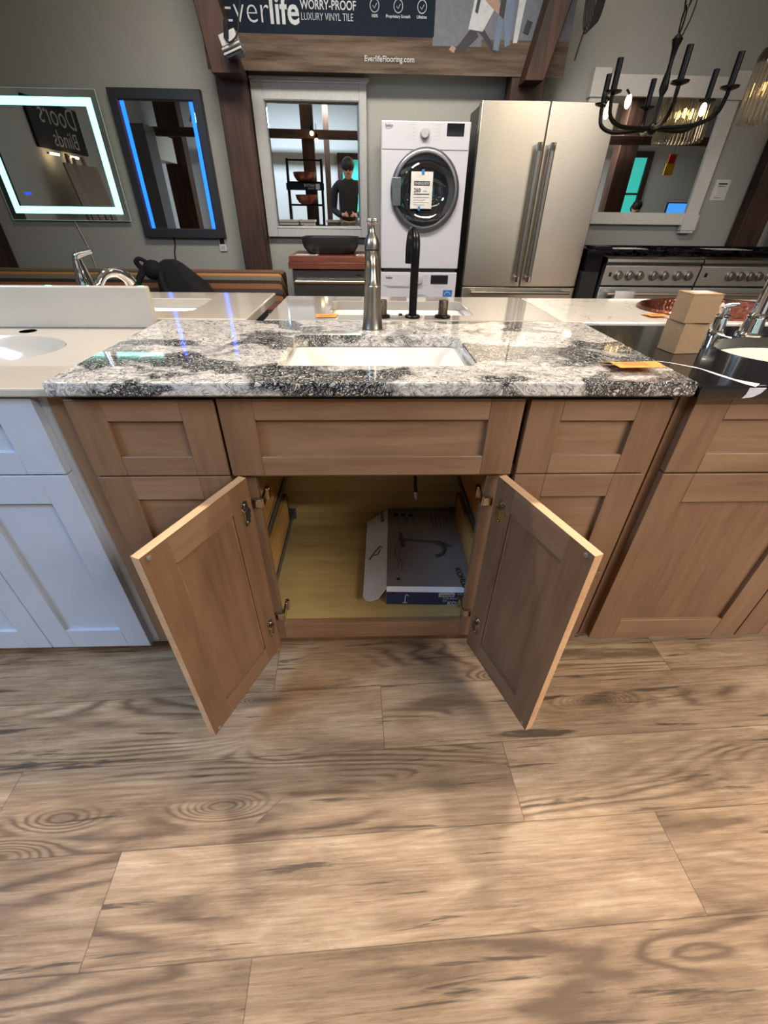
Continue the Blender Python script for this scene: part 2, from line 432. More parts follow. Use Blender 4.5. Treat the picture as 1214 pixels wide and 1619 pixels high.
def thing(name, loc, label, cat, group=None, rz=0):
    o = bpy.data.objects.new(name, None); C.objects.link(o); o.location = loc; o.rotation_euler = (0, 0, rz)
    o.empty_display_size = .05
    return tag(o, label, cat, group)
def struct(name, g, mats, label=None, parent=None, bevel=0):
    o = g.build(name, mats, parent, bevel)
    if parent is None: o['kind'] = 'structure'
    if label: o['label'] = label
    return o
def XZ(x, y, z, rz=0, ry=0):          # text plane upright, facing the camera side (-Y)
    return Matrix.Translation((x, y, z)) @ Matrix.Rotation(rz, 4, 'Z') @ Matrix.Rotation(R(90), 4, 'X') @ Matrix.Rotation(ry, 4, 'Z')
def copy_tree(o, parent=None):
    c = o.copy(); C.objects.link(c)
    if parent is not None: c.parent = parent
    for ch in list(o.children): copy_tree(ch, c)
    return c

# ================================================================== SETTING
YW = 4.45
struct('floor', G().box(-4.6, -4.7, -.05, 10, YW+.1, 0), 'plank_floor', 'rustic brown wood-look vinyl plank floor')
struct('wall_back', G().box(-4.6, YW, 0, 10, YW+.12, 3.3), 'wall_paint', 'grey painted wall behind the appliances')
struct('wall_left', G().box(-4.72, -4.7, 0, -4.6, YW+.12, 3.3), 'wall_far')
struct('wall_right', G().box(10, -4.7, 0, 10.12, YW+.12, 3.3), 'wall_far')
struct('wall_front', G().box(-4.6, -4.82, 0, 10, -4.7, 3.3), 'wall_far')
struct('ceiling', G().box(-4.6, -4.7, 3.3, 10, YW+.1, 3.4), 'ceiling_paint')
def post(x0, x1, y0, y1, label, z1=3.3, cat='post', name='timber_post'):
    tag(G().box(x0, y0, 0, x1, y1, z1).build(name, 'timber', bevel=.008), label, cat)
post(-1.08, -.875, 4.27, 4.445, 'dark brown timber post between the black framed mirror and the grey framed mirror')
post(1.05, 1.30, 4.27, 4.445, 'dark brown timber post rising behind the stainless refrigerator')
post(3.25, 3.47, 4.335, 4.445, 'brown timber post right of the white framed mirror, beside the curtain')
post(-3.42, -3.13, 4.25, 4.445, 'brown timber post at the left edge, below the lit mirror')
post(-.92, -.68, -2.35, -2.09, 'dark timber post reflected in the grey framed mirror')
post(-.52, -.40, -3.3, -3.18, 'thin timber post reflected beside the thick one')
post(5.05, 5.42, -2.4, -2.1, 'thick timber post reflected in the white framed mirror')
post(-4.3, -3.85, -3.2, -2.9, 'very dark timber post reflected in the black framed mirror')
def brace(poly, label):
    tag(G().prism(poly, 4.09, 4.262, 'xz').build('timber_brace', 'timber', bevel=.006), label, 'brace')
brace([(-1.052, 1.925), (-.845, 1.925), (-.885, 2.04), (-.940, 2.26), (-1.065, 3.0), (-1.23, 3.0), (-1.10, 2.26)], 'leaning dark timber brace at the left end of the banner')
brace([(1.097, 1.925), (1.232, 1.925), (1.333, 2.30), (1.52, 3.0), (1.33, 3.0), (1.18, 2.30)], 'leaning dark timber brace crossing the right end of the banner')
for y, zb, lab in ((-1.95, 2.30, 'dark timber ceiling beam nearer the camera, seen only in mirrors'), (-3.9, 2.52, 'dark timber ceiling beam farther back, seen only in mirrors')):
    tag(G().box(-4.6, y-.06, zb, 10, y+.06, zb+.13).build('ceiling_beam', 'timber_level', bevel=.006), lab, 'beam')
# windows behind the camera, seen in the mirrors
def window(n, x0, x1, z0, z1, pane='daylight_pane'):
    f = G(); y = -4.69; t = .12
    for b in ((x0-t, z0-t, x1+t, z0), (x0-t, z1, x1+t, z1+t), (x0-t, z0, x0, z1), (x1, z0, x1+t, z1)): f.box(b[0], y, b[1], b[2], y+.08, b[3])
    f.box(x0, y+.01, (z0+z1)/2-.02, x1, y+.05, (z0+z1)/2+.02)
    fr = struct('window_%d' % n, f, 'timber', 'brown framed window reflected in a mirror')
    G().box(x0, y, z0, x1, y+.01, z1).build('window_pane', pane, fr)
window(1, -.12, .62, .95, 2.22)
window(2, 6.35, 7.0, .9, 2.35)
# ================================================================== MAIN VANITY
ZT, YF = .878, .8175
def shaker(g, x0, x1, z0, z1, yf=YF, th=.02, sw=.07, rw=.046, mv=0, mh=1, mp=1):
    g.box(x0, yf, z0, x0+sw, yf+th, z1, mv); g.box(x1-sw, yf, z0, x1, yf+th, z1, mv)
    g.box(x0+sw, yf, z0, x1-sw, yf+th, z0+rw, mh); g.box(x0+sw, yf, z1-rw, x1-sw, yf+th, z1, mh)
    g.box(x0+sw-.004, yf+.010, z0+rw-.004, x1-sw+.004, yf+.015, z1-rw+.004, mp)
    return g
def hollow(g, x0, x1, y0, y1, z0, z1, t=.015):
    g.box(x0, y0, z0, x1, y1, z0+t); g.box(x0, y1-t, z0+t, x1, y1, z1); g.box(x0, y0, z0+t, x1, y0+t*.6, z1)
    g.box(x0, y0+t*.6, z0+t, x0+t, y1-t, z1); return g.box(x1-t, y0+t*.6, z0+t, x1, y1-t, z1)
MW = ['maple_upright', 'maple_level', 'maple_lit_edge']
van = thing('sink_vanity', (.015, 1.08, 0), 'brown shaker vanity standing open, under the black and white granite top', 'cabinet')
b = G()
b.box(-.632, .86, .10, -.617, 1.335, .867); b.box(.617, .86, .10, .632, 1.335, .867)
b.box(-.617, 1.335, .10, .617, 1.345, .867, 1); b.box(-.617, .86, .14, .617, 1.335, .155, 1)
b.box(-.617, .90, 0, .617, .915, .10, 0); b.box(-.632, .90, 0, -.617, 1.345, .10); b.box(.617, .90, 0, .632, 1.345, .10)
b.build('carcass', ['maple_upright', 'birch_inside'], van)
ff = G()
for x0, x1 in ((-.648, -.585), (-.318, -.264), (.270, .325), (.585, .648)): ff.box(x0, .8385, .095, x1, .8595, .867)
for x0, x1 in ((-.585, -.318), (-.264, .270), (.325, .585)):
    ff.box(x0, .839, .095, x1, .859, .16, 1); ff.box(x0, .839, .845, x1, .859, .867, 1); ff.box(x0, .839, .672, x1, .859, .70, 1)
for x0, x1 in ((-.585, -.318), (.325, .585)): ff.box(x0, .839, .365, x1, .859, .40, 1)
ff.build('face_frame', MW, van, bevel=.001)
G().box(-.600, .815, .867, .632, .83, ZT-.0005).box(-.600, 1.31, .867, .632, 1.325, ZT-.0005).build('build_up_strip', 'dark_gap', van)  # carries the top; near-black colour paints the shaded gap under it
def front(name, x0, x1, z0, z1, **k):
    g = G(); shaker(g, x0, x1, z0, z1, **k); return g.build(name, MW, van, bevel=.0012)
for x0, x1 in ((-.603, -.312), (.329, .627)):
    front('drawer_front', x0, x1, .689, .862); front('drawer_front', x0, x1, .382, .685, rw=.06); front('drawer_front', x0, x1, .085, .378, rw=.06)
front('false_front', -.306, .317, .687, .864)
# drawer boxes reaching into the open middle, with their slides
for s, xi in ((-1, -.300), (1, .312)):
    for z0, z1 in ((.235, .345), (.42, .60)):
        g = G(); xo = xi+s*.27
        g.box(xi, .865, z0, xi+s*.014, 1.27, z1); g.box(xo, .865, z0, xo+s*.012, 1.27, z1); g.box(xi, 1.258, z0, xo, 1.27, z1); g.box(xi, .865, z0+.01, xo, 1.26, z0+.016)
        db = g.build('drawer_box', 'drawer_side', van, bevel=.001)
        G().box(xi-s*.003, .87, z0-.028, xi+s*.012, 1.32, z0-.004).box(xi-s*.012, 1.315, z0-.034, xi+s*.016, 1.334, z0+.004).build('drawer_slide', 'grey_metal', db)
# doors
def door(hx, hy, ang, s):
    g = G(); w = .291; x0, x1 = (0, w) if s > 0 else (-w, 0)
    shaker(g, x0, x1, .095, .685, yf=-.02, th=.02, sw=.062, rw=.062, mp=0)
    g.box(x0, -.0195, .685, x1, -.0005, .6852, 2)  # top edge painted paler, as if lit from above
    xo = x1 if s > 0 else x0
    g.box(xo, -.0195, .0955, xo+s*.0003, -.0005, .685, 2)
    # stepped inner frame round the recessed panel, as the back of the door shows
    a0, a1 = x0+.062, x1-.062
    for bb in ((a0, .157, a0+.006, .623), (a1-.006, .157, a1, .623), (a0, .157, a1, .163), (a0, .617, a1, .623)): g.box(bb[0], -.009, bb[1], bb[2], -.004, bb[3], 1)
    M = Matrix.Translation((hx, hy, 0)) @ Matrix.Rotation(R(ang), 4, 'Z')
    d = g.xf(M).build('door', MW, van, bevel=.001)
    for z in (.605, .205):
        h = G()
        xc = s*.028
        poly = [(xc-.012, z-.03), (xc+.004, z-.034), (xc+.010, z-.022), (xc+.006, z-.012), (xc+.013, z), (xc+.006, z+.012), (xc+.010, z+.022), (xc+.004, z+.034), (xc-.012, z+.03), (xc-.014, z+.012), (xc-.02, z), (xc-.014, z-.012)]
        h.prism(poly, 0, .0022, 'xz')
        h.box(xc-.010, .002, z-.012, xc+.008, .008, z+.012)
        for dz in (-.024, .024): h.lathe([(.004, .0022), (.004, .005), (.0015, .006)], (xc-.002, 0, z+dz), 'y', 10)
        h.xf(M)
        k = len(h.v)
        fx = hx+s*.020
        h.box(min(hx-s*.002, fx), .826, z-.011, max(hx-s*.002, fx)+0, .8375, z+.011)
        h.box(fx-.003, .83, z-.012, fx+.003, .888, z+.012)
        h.box(fx, .868, z-.016, fx+s*.008, .884, z+.016)
        h.lathe([(.0045, -.004), (.0045, .006)], (fx+s*.004, .876, z+.012), 'x', 10)
        tag(h.build('hinge', 'hinge_metal', d, bevel=.0008), 'shiny metal hinge')
    for z in (.675, .106):
        bp = G().lathe([(.0055, 0), (.0055, .0015), (.004, .003), (.001, .0035)], (s*(w-.016), 0, z), 'y', 14)
        bp.xf(M).build('bumper', 'clear_bumper', d)
door(-.276, .812, -113.8, 1)
door(.290, .812, 109.8, -1)

# ================================================================== GRANITE TOP WITH CUTOUT
def slab(x0, x1, y0, y1, z0, z1, hole, e=.004, r=.006, hr=.02, oval=False):
    g = G(); cx, cy, w, h = (x0+x1)/2, (y0+y1)/2, x1-x0, y1-y0
    if oval:
        hx, hy, a, b_ = hole
        angs = sorted([2*PI*k/56 for k in range(56)]+[math.atan2(yy-hy, xx-hx) % (2*PI) for xx in (x0, x1) for yy in (y0, y1)])
        def outer(ins, z):
            out = []
            for t in angs:
                dx, dy = math.cos(t), math.sin(t)
                s1 = ((x1-ins-hx) if dx > 0 else (x0+ins-hx))/dx if abs(dx) > 1e-9 else 1e9
                s2 = ((y1-ins-hy) if dy > 0 else (y0+ins-hy))/dy if abs(dy) > 1e-9 else 1e9
                q = min(s1, s2); out.append((hx+dx*q, hy+dy*q, z))
            return out
        inner = lambda d, z: [(hx+(a+d)*math.cos(t), hy+(b_+d)*math.sin(t), z) for t in angs]
    else:
        outer = lambda ins, z: [(*p, z) for p in rrect(cx, cy, w-2*ins, h-2*ins, max(r-ins*.5, .001))]
        hcx, hcy, hw, hh = (hole[0]+hole[1])/2, (hole[2]+hole[3])/2, hole[1]-hole[0], hole[3]-hole[2]
        inner = lambda d, z: [(*p, z) for p in rrect(hcx, hcy, hw+2*d, hh+2*d, hr)]
    rings = [inner(0, z0), inner(0, z1-.002), inner(.002, z1), outer(e, z1), outer(e*.3, z1-e*.3), outer(0, z1-e), outer(0, z0+e), outer(e, z0), inner(0, z0)]
    return g.loft(rings)
tag(slab(-.607, .640, .787, 1.3455, ZT, .906, (-.195, .230, .897, 1.163)).build('granite_countertop', 'granite', ang=12),
    'black and white speckled granite countertop with rectangular sink cutout, on the open brown vanity', 'countertop')
def basin(x0, x1, y0, y1, zt, depth, r=.02, slope=.03, wall=.006, name='undermount_sink', label='', slopex=None):
    cx, cy, w, h = (x0+x1)/2, (y0+y1)/2, x1-x0, y1-y0; sx = slopex or slope
    ring = lambda dx, dy, z, rr: [(*p, z) for p in rrect(cx, cy, w-2*dx, h-2*dy, rr)]
    g = G().loft([ring(-.018, -.012, zt, r+.008), ring(.0, .0, zt, r), ring(.004, .004, zt-.01, r), ring(sx*.85, slope*.85, zt-depth+.02, r*1.4), ring(sx+.01, slope+.01, zt-depth, r*1.2),
                  ring(w*.42, h*.40, zt-depth-.004, .008)], 0, False, True)
    g.loft([ring(-.018, -.012, zt, r+.008), ring(-.018, -.012, zt-.012, r+.008), ring(sx*.6, slope*.6, zt-depth-.02, r*1.4)], 0, False, True)
    rt = thing(name, (cx, cy, zt-depth-.02), label, 'sink')
    g.build('basin', 'porcelain', rt)
    G().lathe([(.0, .003), (.018, .003), (.021, .001), (.021, -.002)], (cx, cy, zt-depth-.002), 'z', 20).build('drain', 'chrome', rt)
    return rt
basin(-.188, .223, .903, 1.157, ZT-.001, .135, slope=.035, slopex=.055, label='white rectangular sink set under the granite countertop')

# nickel faucet behind it
fc = thing('sink_faucet', (.009, 1.243, .906), 'brushed nickel faucet with tapering body, standing behind the granite sink', 'faucet')
c = (.009, 1.243, 0)
G().lathe([(.0285, .906), (.0285, .9085), (.0272, .911), (.0245, .945), (.0218, .985), (.0205, 1.015), (.0196, 1.045), (.0188, 1.075), (.0186, 1.090)], c, 'z', 40).build('body', 'nickel', fc)
G().lathe([(.0178, 1.090), (.0178, 1.093)], c, 'z', 40).build('seal_ring', 'black_matte', fc)
G().tube(smooth_path([(.009, 1.236, 1.062), (.009, 1.205, 1.078), (.010, 1.172, 1.074), (.011, 1.150, 1.058), (.0115, 1.141, 1.036), (.0115, 1.139, 1.022)]),
         [.0155, .0138, .0118, .0092, .0084, .0102, .0162], 24).build('spout', 'nickel', fc)
G().lathe([(.0190, 1.093), (.0192, 1.098), (.0182, 1.108), (.0145, 1.118), (.0095, 1.126), (.0066, 1.134), (.0062, 1.141), (.0075, 1.146)], c, 'z', 32).sphere((.0025, 1.243, 1.150), .0068).sphere((.0165, 1.243, 1.150), .0068).build('handle', 'nickel', fc)

# orange notes
def note(x0, x1, yb, yf, zb, lift, label, shape=0, skew=0):
    g = G(); n = 10; rings = []
    for i in range(n+1):
        t = i/n; y = yb+(yf-yb)*t; z = zb+.0006+lift*min(1, t*2.6)**.7
        k = .008*t
        rings.append([(x0+k, y, z+.0004), (x1-k*.5, y+skew*t, z+.0004+lift*.12), (x1-k*.5, y+skew*t, z+lift*.12), (x0+k, y, z)])
    g.loft(rings, 0, True, True)
    for q in range(3):
        t = .45+.15*q; xx = x0+(x1-x0)*.2; y = yb+(yf-yb)*t; z = zb+.0014+lift*min(1, t*2.6)**.7+lift*.1
        g.add([(xx, y, z), (x1-(x1-x0)*.3, y, z), (x1-(x1-x0)*.3, y-.0015, z), (xx, y-.0015, z)], [(0, 1, 2, 3)], 1)
    return tag(g.build('orange_note', ['orange_paper', 'ink_grey'], smooth=False), label, 'note')
note(.495, .600, .905, .838, .906, .013, 'orange paper tag lifting off the front right corner of the granite countertop')
note(-.168, -.096, 1.435, 1.383, .906, .001, 'flat orange paper tag on the grey countertop behind the nickel faucet')
note(.885, .955, 1.47, 1.415, .906, .003, 'orange paper tag on the white marble top beside the copper sink')

# ================================================================== THINGS INSIDE THE VANITY
kb = thing('faucet_box', (.18, 1.12, .155), 'grey and navy cardboard faucet box lying in the open vanity', 'box', rz=0)
Zb, Zt2 = .157, .236
quad = [(.046, .915), (.306, .906), (.322, 1.318), (.066, 1.328)]
def lerp(a, b_, t): return (a[0]+(b_[0]-a[0])*t, a[1]+(b_[1]-a[1])*t)
g = G()
ring = lambda z: [(*p, z) for p in quad]
g.loft([ring(Zb), ring(Zt2-.004)], 0, True, False); g.loft([ring(Zt2-.004), ring(Zt2)], 1, False, True)
g.build('carton', ['card_white', 'print_grey'], kb)
# navy end panel with lettering
g = G(); g.add([(.0465, .9145, Zb), (.3055, .9055, Zb), (.3055, .9045, Zt2-.012), (.0465, .9135, Zt2-.012)], [(0, 1, 2, 3)], 0)
ez = math.atan2(-.009, .26)
E = lambda x, z: Matrix.Translation((x, .9135-(x-.046)*.0346-.0012, z)) @ Matrix.Rotation(ez, 4, 'Z') @ Matrix.Rotation(R(88), 4, 'X')
g.text('KOHLER', .020, E(.238, Zb+.003), 1, offset=.0006); g.text('THE BOLD LOOK', .0105, E(.222, Zb+.027), 1); g.text('OF', .0105, E(.222, Zb+.016), 1)
g.text('Lilyfield', .013, E(.266, Zb+.047), 1, offset=.0002)
s0 = len(g.v); g.box(.208, .9055, Zb+.038, .258, .9065, Zb+.056, 1).xf(Matrix.Identity(4))
for k in range(14): g.box(.213+k*.003, .9048, Zb+.041, .2142+k*.003+(k % 3)*.0004, .9056, Zb+.048, 2)
g.tube([(.104, .910, Zb+.012), (.105, .909, Zb+.042), (.109, .909, Zb+.048), (.114, .909, Zb+.043)], .0016, 6, 1)
g.box(.098, .909, Zb+.009, .112, .9105, Zb+.012, 1); g.lathe([(.005, -.0003), (.005, .0003)], (.066, .9118, Zb+.052), 'y', 14, 2)
g.build('end_panel', ['print_navy', 'printed_white', 'ink'], kb, smooth=False)
g = G()  # pale lip at the top of that end
g.add([(.046, .915, Zt2), (.306, .906, Zt2), (.307, .893, Zt2-.010), (.046, .903, Zt2-.010), (.046, .915, Zt2-.003), (.306, .906, Zt2-.003), (.307, .893, Zt2-.0115), (.046, .903, Zt2-.0115)],
      [(0, 1, 2, 3), (7, 6, 5, 4), (0, 3, 7, 4), (3, 2, 6, 7), (2, 1, 5, 6), (1, 0, 4, 5)])
g.build('lip', 'card_white', kb, smooth=False)
# side flap folding out, rounded towards the front
g = G(); fl = [(.046, .922)]
hinge0, hinge1 = (.048, .912), (.066, 1.328)
out = [(.02, .885), (-.002, .888), (-.018, .900), (-.027, .921), (-.014, 1.30)]
P = [(hinge0[0], hinge0[1], Zt2)] + [(x, y, Zt2-(.052-x)*.62) for x, y in out] + [(hinge1[0], hinge1[1], Zt2)]
n_ = len(P); g.add(P+[(x, y, z-.0025) for x, y, z in P], [tuple(range(n_)), tuple(reversed(range(n_, 2*n_)))]+[(i, i+n_, (i+1) % n_+n_, (i+1) % n_) for i in range(n_)])
g.build('side_flap', 'card_white', kb, smooth=False)
# pictures and lettering on the lid
L = lambda x, y, a=0: Matrix.Translation((x, y, Zt2+.0008)) @ Matrix.Rotation(R(a), 4, 'Z')
g = G()
zt = Zt2+.0016
g.tube(smooth_path([(.108, 1.135, zt), (.14, 1.133, zt), (.19, 1.125, zt), (.225, 1.118, zt), (.247, 1.095, zt), (.240, 1.062, zt), (.215, 1.048, zt)]), [.0055, .0050, .0045, .007, .0075, .0055, .0075], 8, 0)
g.tube([(.228, 1.124, zt), (.245, 1.120, zt), (.275, 1.095, zt)], [.005, .0035, .0022], 8, 0)
g.lathe([(.003, 0), (.012, .001), (.012, .002)], (.108, 1.135, Zt2), 'z', 16, 0)
g.tube([(.104, 1.172, zt), (.110, 1.098, zt)], .0065, 8, 0)
g.build('faucet_picture', 'ink_grey', kb); g = G()
g.text('KOHLER', .026, L(.268, .990, -82), 1, offset=.0006)
for k in range(3):
    g.lathe([(.001, 0), (.010, .0008)], (.094+k*.028, 1.285-.002*k, Zt2+.0002), 'z', 16, 1)
    for j in range(2): g.box(.098+k*.028+j*.006, 1.228, Zt2, .100+k*.028+j*.006, 1.268, Zt2+.0008, 2)
for k in range(5): g.box(.225+k*.014, 1.19+k*.01, Zt2, .2275+k*.014, 1.285, Zt2+.0008, 2)
g.tube(smooth_path([(.086, 1.10, zt), (.080, 1.06, zt), (.090, 1.02, zt), (.082, .99, zt)]), .001, 5, 2)
g.tube(smooth_path([(.098, 1.09, zt), (.094, 1.05, zt), (.100, 1.01, zt), (.096, .98, zt)]), .001, 5, 2)
g.lathe([(.001, 0), (.006, .0008)], (.084, .945, Zt2+.0002), 'z', 12, 1)
g.build('lid_print', ['ink_grey', 'ink', 'ink_grey'], kb)
g = G(); SL = lambda x, y, a: Matrix.Translation((x, y, Zt2-(.052-x)*.62+.001)) @ Matrix.Rotation(R(-31.8), 4, 'Y') @ Matrix.Rotation(R(a), 4, 'Z')
g.text('KOHLER', .017, SL(.037, 1.315, -88), 0, offset=.0003)
g.build('lettering', 'ink', kb); g = G()
zz = lambda x: Zt2-(.052-x)*.62+.002
g.tube([(-.006, 1.075, zz(-.006)), (.012, 1.10, zz(.012)), (.032, 1.12, zz(.032)), (.038, 1.105, zz(.038))], .0018, 6, 0); g.tube([(.010, 1.085, zz(.01)), (.024, 1.082, zz(.024)), (.030, 1.10, zz(.03))], .0016, 6, 0)
g.build('flap_picture', 'ink', kb)
# plumbing hanging from the sink
sp = thing('supply_hose', (.15, 1.2, .62), 'black braided faucet hose dangling below the sink inside the vanity', 'hose')
G().tube(smooth_path([(.06, 1.235, .82), (.11, 1.225, .60), (.145, 1.2, .47), (.150, 1.2, .42), (.154, 1.2, .392)]), .0055, 12).build('hose', 'rubber', sp)
G().tube([(.153, 1.2, .398), (.155, 1.2, .376)], .0075, 12).tube([(.1545, 1.2, .380), (.156, 1.2, .366)], .0055, 12).build('hose_end', 'chrome', sp)
tag(G().lathe([(.018, .742), (.018, .66), (.023, .655), (.023, .60), (.016, .585), (.016, .578)], (.018, 1.03, 0), 'z', 24).build('drain_pipe', 'rubber'), 'short black drain tailpiece just under the granite sink', 'pipe')

# ================================================================== LEFT WHITE VANITY
wv = thing('white_vanity', (-1.27, 1.08, 0), 'white shaker vanity at the left edge, under the cream integral sink top', 'cabinet')
WM = ['white_paint', 'white_paint']
g = hollow(G(), -1.90, -.652, .86, 1.335, .10, .862); g.box(-1.90, .91, 0, -.655, .93, .10)
g.build('carcass', WM, wv)
g = G(); g.box(-1.90, .8455, .095, -.649, .8595, .862); g.build('face_frame', WM, wv, bevel=.001)
def wfront(name, x0, x1, z0, z1, **k):
    o = shaker(G(), x0, x1, z0, z1, yf=.8255, **k).build(name, ['white_paint', 'white_paint'], wv, bevel=.0012); return o
wfront('drawer_front', -.99, -.671, .689, .862, sw=.083, rw=.055)
wfront('drawer_front', -1.9, -.995, .689, .862, sw=.083, rw=.055)
wfront('door', -.961, -.671, .088, .685, sw=.066, rw=.075)
wfront('door', -1.254, -.964, .088, .685, sw=.066, rw=.075)
wfront('door', -1.547, -1.257, .088, .685, sw=.066, rw=.075)
wt = thing('integral_sink', (-1.25, 1.08, .866), 'cream one-piece sink top with raised backsplash on the white vanity', 'sink')
hx, hy, ha, hb = -.965, 1.095, .205, .142
g = slab(-1.92, -.612, .812, 1.345, .868, .886, (hx, hy, ha, hb), oval=True)
angs = [2*PI*k/56 for k in range(56)]
er = lambda f_, z: [(hx+ha*f_*math.cos(t), hy+hb*f_*math.sin(t), z) for t in angs]
g.build('slab', 'cream_marble', wt, ang=12)
G().loft([er(1.0, .885), er(.975, .878), er(.93, .862), er(.84, .835), er(.66, .805), er(.4, .788), er(.1, .782)], 0, False, True).loft([er(1.03, .868), er(.9, .83), er(.45, .777), er(.05, .775)]).build('bowl', 'cream_marble', wt)
G().box(-1.92, 1.325, .886, -.616, 1.347, .994).build('backsplash', 'cream_marble', wt, bevel=.004, seg=3)
G().lathe([(.0, .0006), (.021, .0006)], (-.955, 1.283, .8862), 'z', 24).build('faucet_hole', 'dark_gap', wt)

# ================================================================== RIGHT BROWN VANITY
rv = thing('brown_vanity', (1.28, 1.08, 0), 'closed brown shaker vanity at the right edge, under the black countertop', 'cabinet')
g = hollow(G(), .652, 1.90, .86, 1.335, .10, .870); g.box(.655, .91, 0, 1.90, .93, .10); g.build('carcass', MW, rv)
g = G(); g.box(.652, .8385, .09, 1.9, .8595, .870); g.build('face_frame', MW, rv, bevel=.001)
def rfront(name, x0, x1, z0, z1, **k): return shaker(G(), x0, x1, z0, z1, **k).build(name, MW, rv, bevel=.0012)
rfront('drawer_front', .673, 1.135, .689, .866, sw=.075, rw=.048)
rfront('drawer_front', 1.139, 1.60, .689, .866, sw=.075, rw=.048)
rfront('door', .673, 1.135, .097, .684, sw=.075, rw=.078, mp=0)
rfront('door', 1.139, 1.60, .097, .684, sw=.075, rw=.078, mp=0)
BH = (1.075, 1.045, .205, .15)
bt = slab(.646, 1.92, .787, 1.33, .872, .900, BH, oval=True)
# white veins running through the black stone, top and front edge
def vein(pts, ws, z=.9003):
    up = []; dn = []
    for i, p in enumerate(pts):
        a = Vector(pts[max(i-1, 0)]); b_ = Vector(pts[min(i+1, len(pts)-1)]); d = (b_-a).normalized(); n = Vector((-d.y, d.x))*ws[i]/2
        up.append((p[0]+n.x, p[1]+n.y, z)); dn.append((p[0]-n.x, p[1]-n.y, z))
    m = len(pts); bt.add(up+dn, [(i, i+1, i+1+m, i+m) for i in range(m-1)], 1)
vein([(.652, .955), (.672, .945), (.690, .928), (.708, .910), (.716, .898), (.722, .876), (.728, .852), (.737, .826), (.748, .806), (.760, .7915)],
     [.003, .004, .005, .008, .005, .009, .011, .010, .022, .030])
bt.add([(.742, .7866, .896), (.776, .7866, .896), (.770, .7866, .886), (.757, .7866, .878), (.736, .7866, .8755), (.741, .7866, .884)], [(0, 1, 2, 3, 4, 5)], 1)
bt.add([(.745, .7915, .9003), (.776, .7915, .9003), (.776, .7866, .896), (.742, .7866, .896)], [(0, 1, 2, 3)], 1)
vein([(1.02, 1.325), (1.015, 1.29), (.992, 1.262), (1.0, 1.238), (.985, 1.222), (.978, 1.198), (.985, 1.186), (.978, 1.170)], [.022, .018, .028, .012, .02, .012, .016, .004])
tag(bt.build('black_countertop', ['dappled_black', 'card_white'], ang=12), 'polished black countertop with white veins on the closed brown vanity', 'countertop')
g = G(); e2 = lambda f_, z: [(BH[0]+BH[2]*f_*math.cos(t), BH[1]+BH[3]*f_*math.sin(t), z) for t in angs]
us = thing('undermount_sink', (BH[0], BH[1], .74), 'white oval sink set into the black countertop', 'sink')
g.loft([e2(1.06, .870), e2(1.0, .870), e2(.97, .85), e2(.88, .81), e2(.68, .775), e2(.3, .757), e2(.08, .755)], 0, False, True)
g.loft([e2(1.06, .870), e2(1.03, .855), e2(.9, .80), e2(.3, .745), e2(.05, .742)], 0, False, True)
g.build('basin', 'porcelain', us)
G().lathe([(.0, .003), (.02, .002), (.022, 0)], (BH[0], BH[1], .7555), 'z', 20).build('drain', 'chrome', us)
# chrome widespread faucet
cf = thing('chrome_faucet', (1.062, 1.215, .9), 'tall chrome faucet with separate lever handle on the black countertop', 'faucet')
c = (1.062, 1.215, 0)
G().lathe([(.033, .9), (.033, .904), (.027, .909), (.0245, .93), (.0225, .944), (.026, .948), (.026, .952), (.019, .957), (.0165, 1.02), (.0165, 1.1)], c, 'z', 36).build('column', 'chrome', cf)
G().tube(smooth_path([(1.062, 1.215, 1.095), (1.062, 1.20, 1.14), (1.062, 1.16, 1.155), (1.062, 1.115, 1.13), (1.062, 1.10, 1.085)]), [.0165, .015, .013, .012, .013], 20).build('spout', 'chrome', cf)
c = (.986, 1.244, 0)
G().lathe([(.024, .9), (.024, .903), (.019, .908), (.0175, .925), (.016, .938), (.021, .941), (.021, .945), (.013, .949), (.013, .964), (.006, .966)], c, 'z', 30).build('handle_base', 'chrome', cf)
G().tube([(.975, 1.244, .968), (.99, 1.243, .972), (1.014, 1.241, .974)], [.009, .008, .0055], 16).build('lever', 'chrome', cf)

def smallbox(cx, cy, z, w, d, h, rz, label):
    r = thing('cardboard_box', (cx, cy, z), label, 'box', 'small cardboard boxes on the black countertop', rz)
    M = Matrix.Translation((cx, cy, z)) @ Matrix.Rotation(rz, 4, 'Z')
    G().box(-w/2, -d/2, 0, w/2, d/2, h-.0015).xf(M).build('carton', 'card_brown', r, bevel=.0008)
    g = G().box(-w/2-.0006, -d/2-.0006, h-.0014, w/2+.0006, -.0003, h).box(-w/2-.0006, .0003, h-.0014, w/2+.0006, d/2+.0006, h).xf(M)
    g.build('flap', 'card_brown', r)
    return r, M, h
a1 = math.atan2(.008, .066)
smallbox(.7535, 1.046, .9004, .066, .060, .068, a1, 'plain brown cardboard box on the black countertop, lower of the two')
r2, M2, h2 = smallbox(.752, 1.040, .9690, .070, .056, .060, a1-.10, 'plain brown cardboard box stacked on another one on the black countertop')
G().box(-.018, -.012, h2, .022, .016, h2+.0004).xf(M2).build('label', 'paper', r2)

